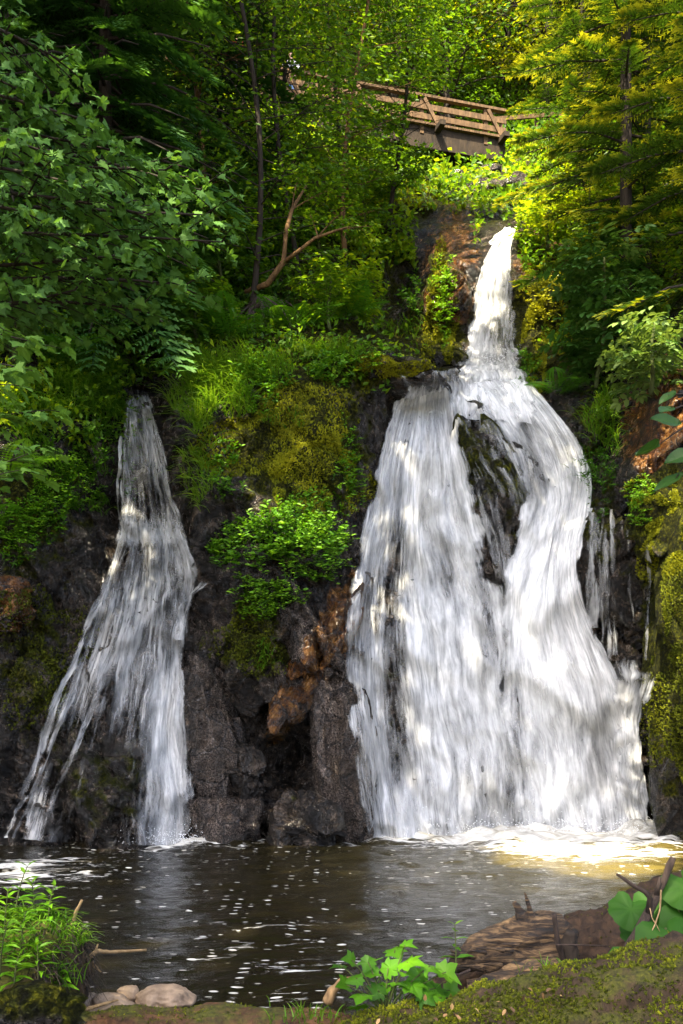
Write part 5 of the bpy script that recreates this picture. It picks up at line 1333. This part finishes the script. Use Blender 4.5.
# path railing beyond the bridge end
q0, q1 = P(497, 119, 29.0), P(575, 113, 30.5)
fen = thing("path_railing", "short grey wooden railing along the path beyond the bridge's end", "railing", q0)
mb = MB(); d_ = unit(q1 - q0); mb.box((q1 - q0) / 2, d_ * np.linalg.norm(q1 - q0) / 2, A(0, .03, 0), A(0, 0, .06)); mb.build("top_rail", M['timber'], fen, smooth=False)
for f in (.05, .5, .95):
    mb = MB(); mb.box((q1 - q0) * f + A(0, .08, -.75), A(.05, 0, 0), A(0, .045, 0), A(0, 0, .75)); mb.build("post", M['timber'], fen, smooth=False)

# two visitors on the bridge, mostly behind leaves
t = NT("skin"); M['skin'] = t.surf(t.n("BsdfPrincipled", {"Base Color": (.5, .3, .22), "Roughness": .5}))
def cloth(name, c):
    t = NT(name); M[name] = t.surf(t.n("BsdfPrincipled", {"Base Color": t.mix(t.noise(t.pos(), 12, 3), c, tuple(k * .75 for k in c)), "Roughness": .85}))
cloth("red_jacket", (.5, .02, .02)); cloth("blue_trousers", (.03, .06, .16)); cloth("white_shirt", (.6, .62, .68)); cloth("blue_shorts", (.05, .12, .35)); cloth("hair", (.05, .03, .02))
def skin_mesh(name, chains, mat, parent, root_i=0):
    V, E, R = [], [], []
    for ch, par in chains:
        prev = par
        for p, r in ch:
            V.append(p); R.append(r)
            if prev is not None: E.append((prev, len(V) - 1))
            prev = len(V) - 1
    me = bpy.data.meshes.new(name); me.from_pydata(V, E, []); ob = bpy.data.objects.new(name, me); COL.objects.link(ob)
    m = ob.modifiers.new("Skin", 'SKIN'); sv = me.skin_vertices[0].data
    for i, r in enumerate(R): sv[i].radius = (r, r) if np.isscalar(r) else r
    sv[root_i].use_root = True
    s = ob.modifiers.new("Sub", 'SUBSURF'); s.levels = 1; s.render_levels = 1
    dg = bpy.context.evaluated_depsgraph_get(); me2 = bpy.data.meshes.new_from_object(ob.evaluated_get(dg))
    ob.modifiers.clear(); ob.data = me2; me2.materials.clear(); me2.materials.append(M[mat])
    for p in me2.polygons: p.use_smooth = True
    if parent: ob.parent = parent
    return ob
def person(label, loc, rz, h, top, bottom, arms):
    k = h / 1.75
    S = lambda *v: tuple(q * k for q in v)
    t = thing("person", label, "person", loc); t.rotation_euler = (0, 0, rz)
    body = [([(S(0, 0, .95), .13 * k), (S(0, .0, 1.15), .125 * k), (S(0, .0, 1.38), .14 * k), (S(0, .0, 1.48), .06 * k), (S(0, -.01, 1.56), .055 * k), (S(0, -.02, 1.63), .095 * k), (S(0, -.01, 1.72), .07 * k)], None)]
    for s in (-1, 1):
        body.append(([(S(s * .09, 0, .85), .085 * k), (S(s * .1, -.02, .48), .06 * k), (S(s * .1, .02, .09), .042 * k), (S(s * .1, -.14, .04), .035 * k)], 0))
        body.append(([(S(s * .19, 0, 1.41), .055 * k), (S(s * .24, arms[0], 1.15), .042 * k), (S(s * .20, arms[1], 1.04), .034 * k), (S(s * .17, arms[1] - .09, 1.02), .032 * k)], 2))
    skin_mesh("body", body, 'skin', t)
    sh = [([(S(0, 0, .93), .145 * k), (S(0, 0, 1.15), .14 * k), (S(0, 0, 1.38), .155 * k), (S(0, 0, 1.46), .075 * k)], None)]
    for s in (-1, 1): sh.append(([(S(s * .19, 0, 1.41), .068 * k), (S(s * .24, arms[0], 1.16), .055 * k), (S(s * .21, arms[1] + .05, 1.06), .046 * k)], 2))
    skin_mesh("jacket" if top == 'red_jacket' else "shirt", sh, top, t)
    tr = [([(S(0, 0, .95), .145 * k), (S(0, 0, .9), .13 * k)], None)]
    for s in (-1, 1): tr.append(([(S(s * .09, 0, .83), .1 * k), (S(s * .1, -.02, .48), .075 * k)] + ([(S(s * .1, .02, .1), .06 * k)] if 'trousers' in bottom else []), 1))
    skin_mesh("trousers" if 'trousers' in bottom else "shorts", tr, bottom, t)
    skin_mesh("hair", [([(S(0, .03, 1.64), .09 * k), (S(0, .01, 1.72), .085 * k)], None)], 'hair', t)
    return t
def on_deck(px, side):
    s = (px - CX) / F
    # where the view column crosses the deck line
    base = bo + bn * side; tt = (s * base[1] - base[0]) / (bd[0] - s * bd[1])
    return base + bd * tt + up * .03
person("visitor in a red jacket at the bridge railing near the spruces", on_deck(238, .35), .2, 1.78, "red_jacket", "blue_trousers", (-.12, -.32))
person("visitor in a white shirt at the bridge railing behind the slender trees", on_deck(291, .35), -.1, 1.5, "white_shirt", "blue_shorts", (-.1, -.3))
# ------------------------------------------------------------------ ground cover of the upper slope, nobody could count its leaves
mb = MB()
n = 0
for cx, cy, rx, ry, m in [(330, 240, 330, 110, 20000), (345, 90, 380, 110, 26000), (60, 380, 110, 60, 3000), (620, 320, 70, 90, 2500), (210, 320, 60, 40, 1200)]:
    p, nn = on_cliff(cx, cy, rx, ry, m, BV)
    qx = CX + p[:, 0] / p[:, 1] * F; qy = HY - (p[:, 2] - CAM[2]) / p[:, 1] * F
    ok = ~(((np.abs(qx - 497) < 14 + .25 * (qy - 225).clip(0)) & (qy > 222) & (qy < 400)) | ((np.abs(qx - 445) < 30) & (qy > 215)) | ((np.abs(qx - 405) < 22) & (qy > 265) & (qy < 345)) | ((qx > 610) & (qy > 340)))
    p, nn = p[ok], nn[ok]; k = fbm(p * .8, 3, 33)
    s = .035 * (p[:, 1] / 8) * RNG.uniform(.6, 1.3, len(p))
    h = np.abs(RNG.normal(0, .16, len(p)))
    mb.stamp(SIMPLE, p + nn * h[:, None] * .6 + A(0, 0, 1) * h[:, None] * .6, unit(rnd_unit(len(p)) + A(0, -.4, 0)), unit(A(0, -.3, 1) + .5 * RNG.normal(0, 1, p.shape)), s * 1.6, .45 + .3 * k + .15 * RNG.normal(0, 1, len(p)))
tag(mb.build("undergrowth", M['beech'], smooth=False), kind="stuff")

# ------------------------------------------------------------------ unseen leaf canopy shaped along sun rays: shades the gorge, gaps for sunlit spots
sdir = unit(SUN)
ux = unit(np.cross(A(0, 0, 1), sdir)); uy = np.cross(sdir, ux)
CELL = .3
def plane(p): return np.stack([p @ ux, p @ uy], -1)
LIT = [  # (px, py, depth or None, radius in metres): places the sun reaches
    (492, 250, None, .5), (490, 290, None, .5), (486, 330, None, .25), (446, 262, None, .8), (548, 262, None, .7), (545, 320, None, .55), (540, 345, None, .4), (585, 300, None, .5), (443, 312, None, .55),
    (652, 405, None, .6), (664, 450, None, .55), (672, 505, None, .35), (680, 540, None, .35), (690, 600, None, .2),
    (530, 848, 10.8, .6), (590, 856, 10.2, .9), (650, 850, 10.6, .8), (560, 866, 9.6, .5), (620, 872, 9.2, .4), (395, 190, None, .8), (335, 155, None, .7), (385, 368, None, .22), (350, 350, None, .2),
    (645, 345, 12.4, .4), (640, 500, None, .22), (165, 998, 4.7, .17), (520, 905, 4.6, .1), (430, 1000, 4.2, .10), (500, 992, 4.1, .12), (380, 965, 4.25, .09), (440, 975, 4.25, .08), (270, 1012, 4.4, .05), (20, 930, 4.4, .18), (45, 915, 4.5, .12), (10, 1000, 4.15, .1), (660, 900, 4.45, .07), (560, 985, 4.1, .06), (580, 930, 5.3, .06), (110, 950, 4.8, .1), (285, 530, 11.2, .32), (265, 595, 11.4, .16), (215, 400, 12, .3), (300, 430, 11.6, .2), (50, 480, 11.4, .2), (430, 120, 27, 2), (490, 130, 28, 2)]
occ = {}
samples = []
for px in range(-160, 860, 12):
    for py in range(60, 1040, 12):
        if py < 330 and px > 130: continue                       # the upper wood and the firs stand in the sun
        d = A((px - CX) / F, 1, (HY - py) / F)
        p, _ = hit(px, py, BV2)
        tw = CAM[2] / (py - HY) * F if py > HY + 1 else 1e9
        if p is None or p[1] > tw: p = CAM + d * tw
        samples.append(p)
        if py > 900: samples.append(CAM + d * min(4.4, tw))
samples = np.array(samples)
lit = []
for px, py, Y, r in LIT:
    if Y is None:
        p, _ = hit(px, py, BV2)
    else: p = P(px, py, Y)
    lit.append((p, r))
litp = plane(np.array([l[0] for l in lit])); litr = np.array([l[1] for l in lit])
sp = plane(samples)
lo = sp.min(0) - .6; sz = np.ceil((sp.max(0) + .6 - lo) / CELL).astype(int)
need = np.zeros(sz)
for px in range(120, 450, 10):
    for py in range(40, 330, 10):
        for Y_ in (15.5, 18.5):
            q_ = P(px, py, Y_)
            if vnoise(q_[None] * .55, 71)[0] + .4 * vnoise(q_[None] * 1.5, 72)[0] > .0:
                a_ = ((plane(q_[None])[0] - lo) / CELL).astype(int)
                if (a_ >= 1).all() and (a_ < sz - 1).all(): need[a_[0], a_[1]] = 1
ij = ((sp - lo) / CELL).astype(int); need[ij[:, 0], ij[:, 1]] = 1
for _ in range(2):
    e = np.pad(need, 1); need = np.maximum.reduce([e[a:a + sz[0], b:b + sz[1]] for a in range(3) for b in range(3)])
ci, cj = np.nonzero(need)
cc = lo + (np.c_[ci, cj] + .5) * CELL
PER = 12
cc = np.repeat(cc, PER, 0) + RNG.uniform(-.5, .5, (len(cc) * PER, 2)) * CELL
dl = np.linalg.norm(cc[:, None] - litp[None], axis=-1)
DAP = [(300, 430, 11.6, .85, .35), (285, 545, 11.2, .65, .5), (215, 410, 12, .6, .5), (45, 475, 11.5, .9, .55), (280, 720, 11.5, 1.1, .42), (120, 200, 8.6, 1.5, .18), (150, 130, 13, 2.2, .4), (600, 430, 13.5, .5, .4), (675, 620, 11.3, .8, .45), (50, 870, 9.3, .7, .3), (250, 940, 6.2, .7, .2), (560, 1000, 4.0, .5, .22), (515, 948, 4.6, .3, .4), (40, 930, 4.4, .3, .4), (345, 740, 11.3, .4, .5), (320, 620, 11.5, .4, .45), (225, 780, 11.4, .5, .4), (600, 900, 5.5, .3, .25)]
dpp = plane(np.array([P(*d[:3]) for d in DAP])); dd_ = np.array(DAP)
dq = np.linalg.norm(cc[:, None] - dpp[None], axis=-1) < dd_[None, :, 3]
dn_ = vnoise(np.c_[cc * 3.6, 0 * cc[:, 0]], 77) + .6 * vnoise(np.c_[cc * 8.1, 0 * cc[:, 0]], 78)
dap = (dq & (dn_[:, None] > .75 - 1.5 * dd_[None, :, 4])).any(1)
clear = dap | (dl < litr[None] * (1.0 + .25 * vnoise(np.c_[cc * 2.2, 0 * cc[:, 0]], 4))[:, None]).any(1)
gap = fbm(np.c_[cc * 1.1, 0 * cc[:, 0]], 3, 55) > GAPS                     # random openings in the shade canopy
cc = cc[~(clear | gap)]
# height of the shade canopy: 17 to 21 m above the pool, all on the camera's side of the frame
zc = RNG.uniform(16.5, 20.5, len(cc))
pc = cc[:, 0:1] * ux + cc[:, 1:2] * uy
tt = (zc - pc[:, 2]) / sdir[2]
pc = pc + sdir * tt[:, None]
mb = MB()
mb.stamp(SIMPLE, pc, rnd_unit(len(pc)), unit(sdir + .5 * RNG.normal(0, 1, pc.shape)), .40 * RNG.uniform(.7, 1.2, len(pc)), RNG.random(len(pc)))
for c in pc[RNG.choice(len(pc), 60)]:
    e = c + A(RNG.normal(0, 1.2), RNG.normal(0, 1.2), RNG.uniform(-.6, .2)); mb.tube([c, (c + e) / 2 + A(0, 0, .1), e], [.03, .025, .012], 4, .1)
tag(mb.build("shade_canopy", M['beech'], smooth=False), kind="stuff")  # out of view, added to cast the gorge's shade and sun gaps
print("canopy", len(pc), pc.min(0), pc.max(0))
# ------------------------------------------------------------------ camera, sun, sky
cam = bpy.data.cameras.new("camera"); camo = bpy.data.objects.new("camera", cam); COL.objects.link(camo)
camo.location = tuple(CAM); camo.rotation_euler = (math.pi / 2, 0, 0)
cam.sensor_fit = 'VERTICAL'; cam.sensor_height = 36; cam.sensor_width = 24
cam.lens = F / 1024 * 36; cam.shift_y = (HY - 512) / 1024; cam.clip_end = 500; cam.clip_start = 0.05
SC.camera = camo
sd = unit(SUN)
sl = bpy.data.lights.new("sun", 'SUN'); sl.energy = 5.0; sl.angle = math.radians(0.5); sl.color = (1.0, 0.88, 0.64)
so = bpy.data.objects.new("sun", sl); COL.objects.link(so)
so.rotation_euler = Vector(-sd).to_track_quat('-Z', 'Y').to_euler()
so.location = tuple(sd * 40)
w = bpy.data.worlds.new("World"); SC.world = w; w.use_nodes = True
nt = w.node_tree; bg = nt.nodes["Background"]
sky = nt.nodes.new("ShaderNodeTexSky"); sky.sky_type = 'NISHITA'; sky.sun_disc = False; sky.air_density = 0.8; sky.dust_density = 4.0; sky.ozone_density = 0.6
sky.sun_elevation = math.asin(sd[2]); sky.sun_rotation = math.atan2(sd[0], sd[1])
nt.links.new(sky.outputs[0], bg.inputs[0]); bg.inputs[1].default_value = 0.14
SC.view_settings.view_transform = 'Standard'; SC.view_settings.look = 'None'
SC.view_settings.exposure = EXPO; SC.view_settings.gamma = 1.0
SC.view_settings.use_curve_mapping = False
SC.render.engine = 'CYCLES'
cy = SC.cycles
cy.max_bounces = 6; cy.diffuse_bounces = 3; cy.glossy_bounces = 2; cy.transmission_bounces = 4; cy.transparent_max_bounces = 12
cy.use_denoising = True
cy.sample_clamp_indirect = 6
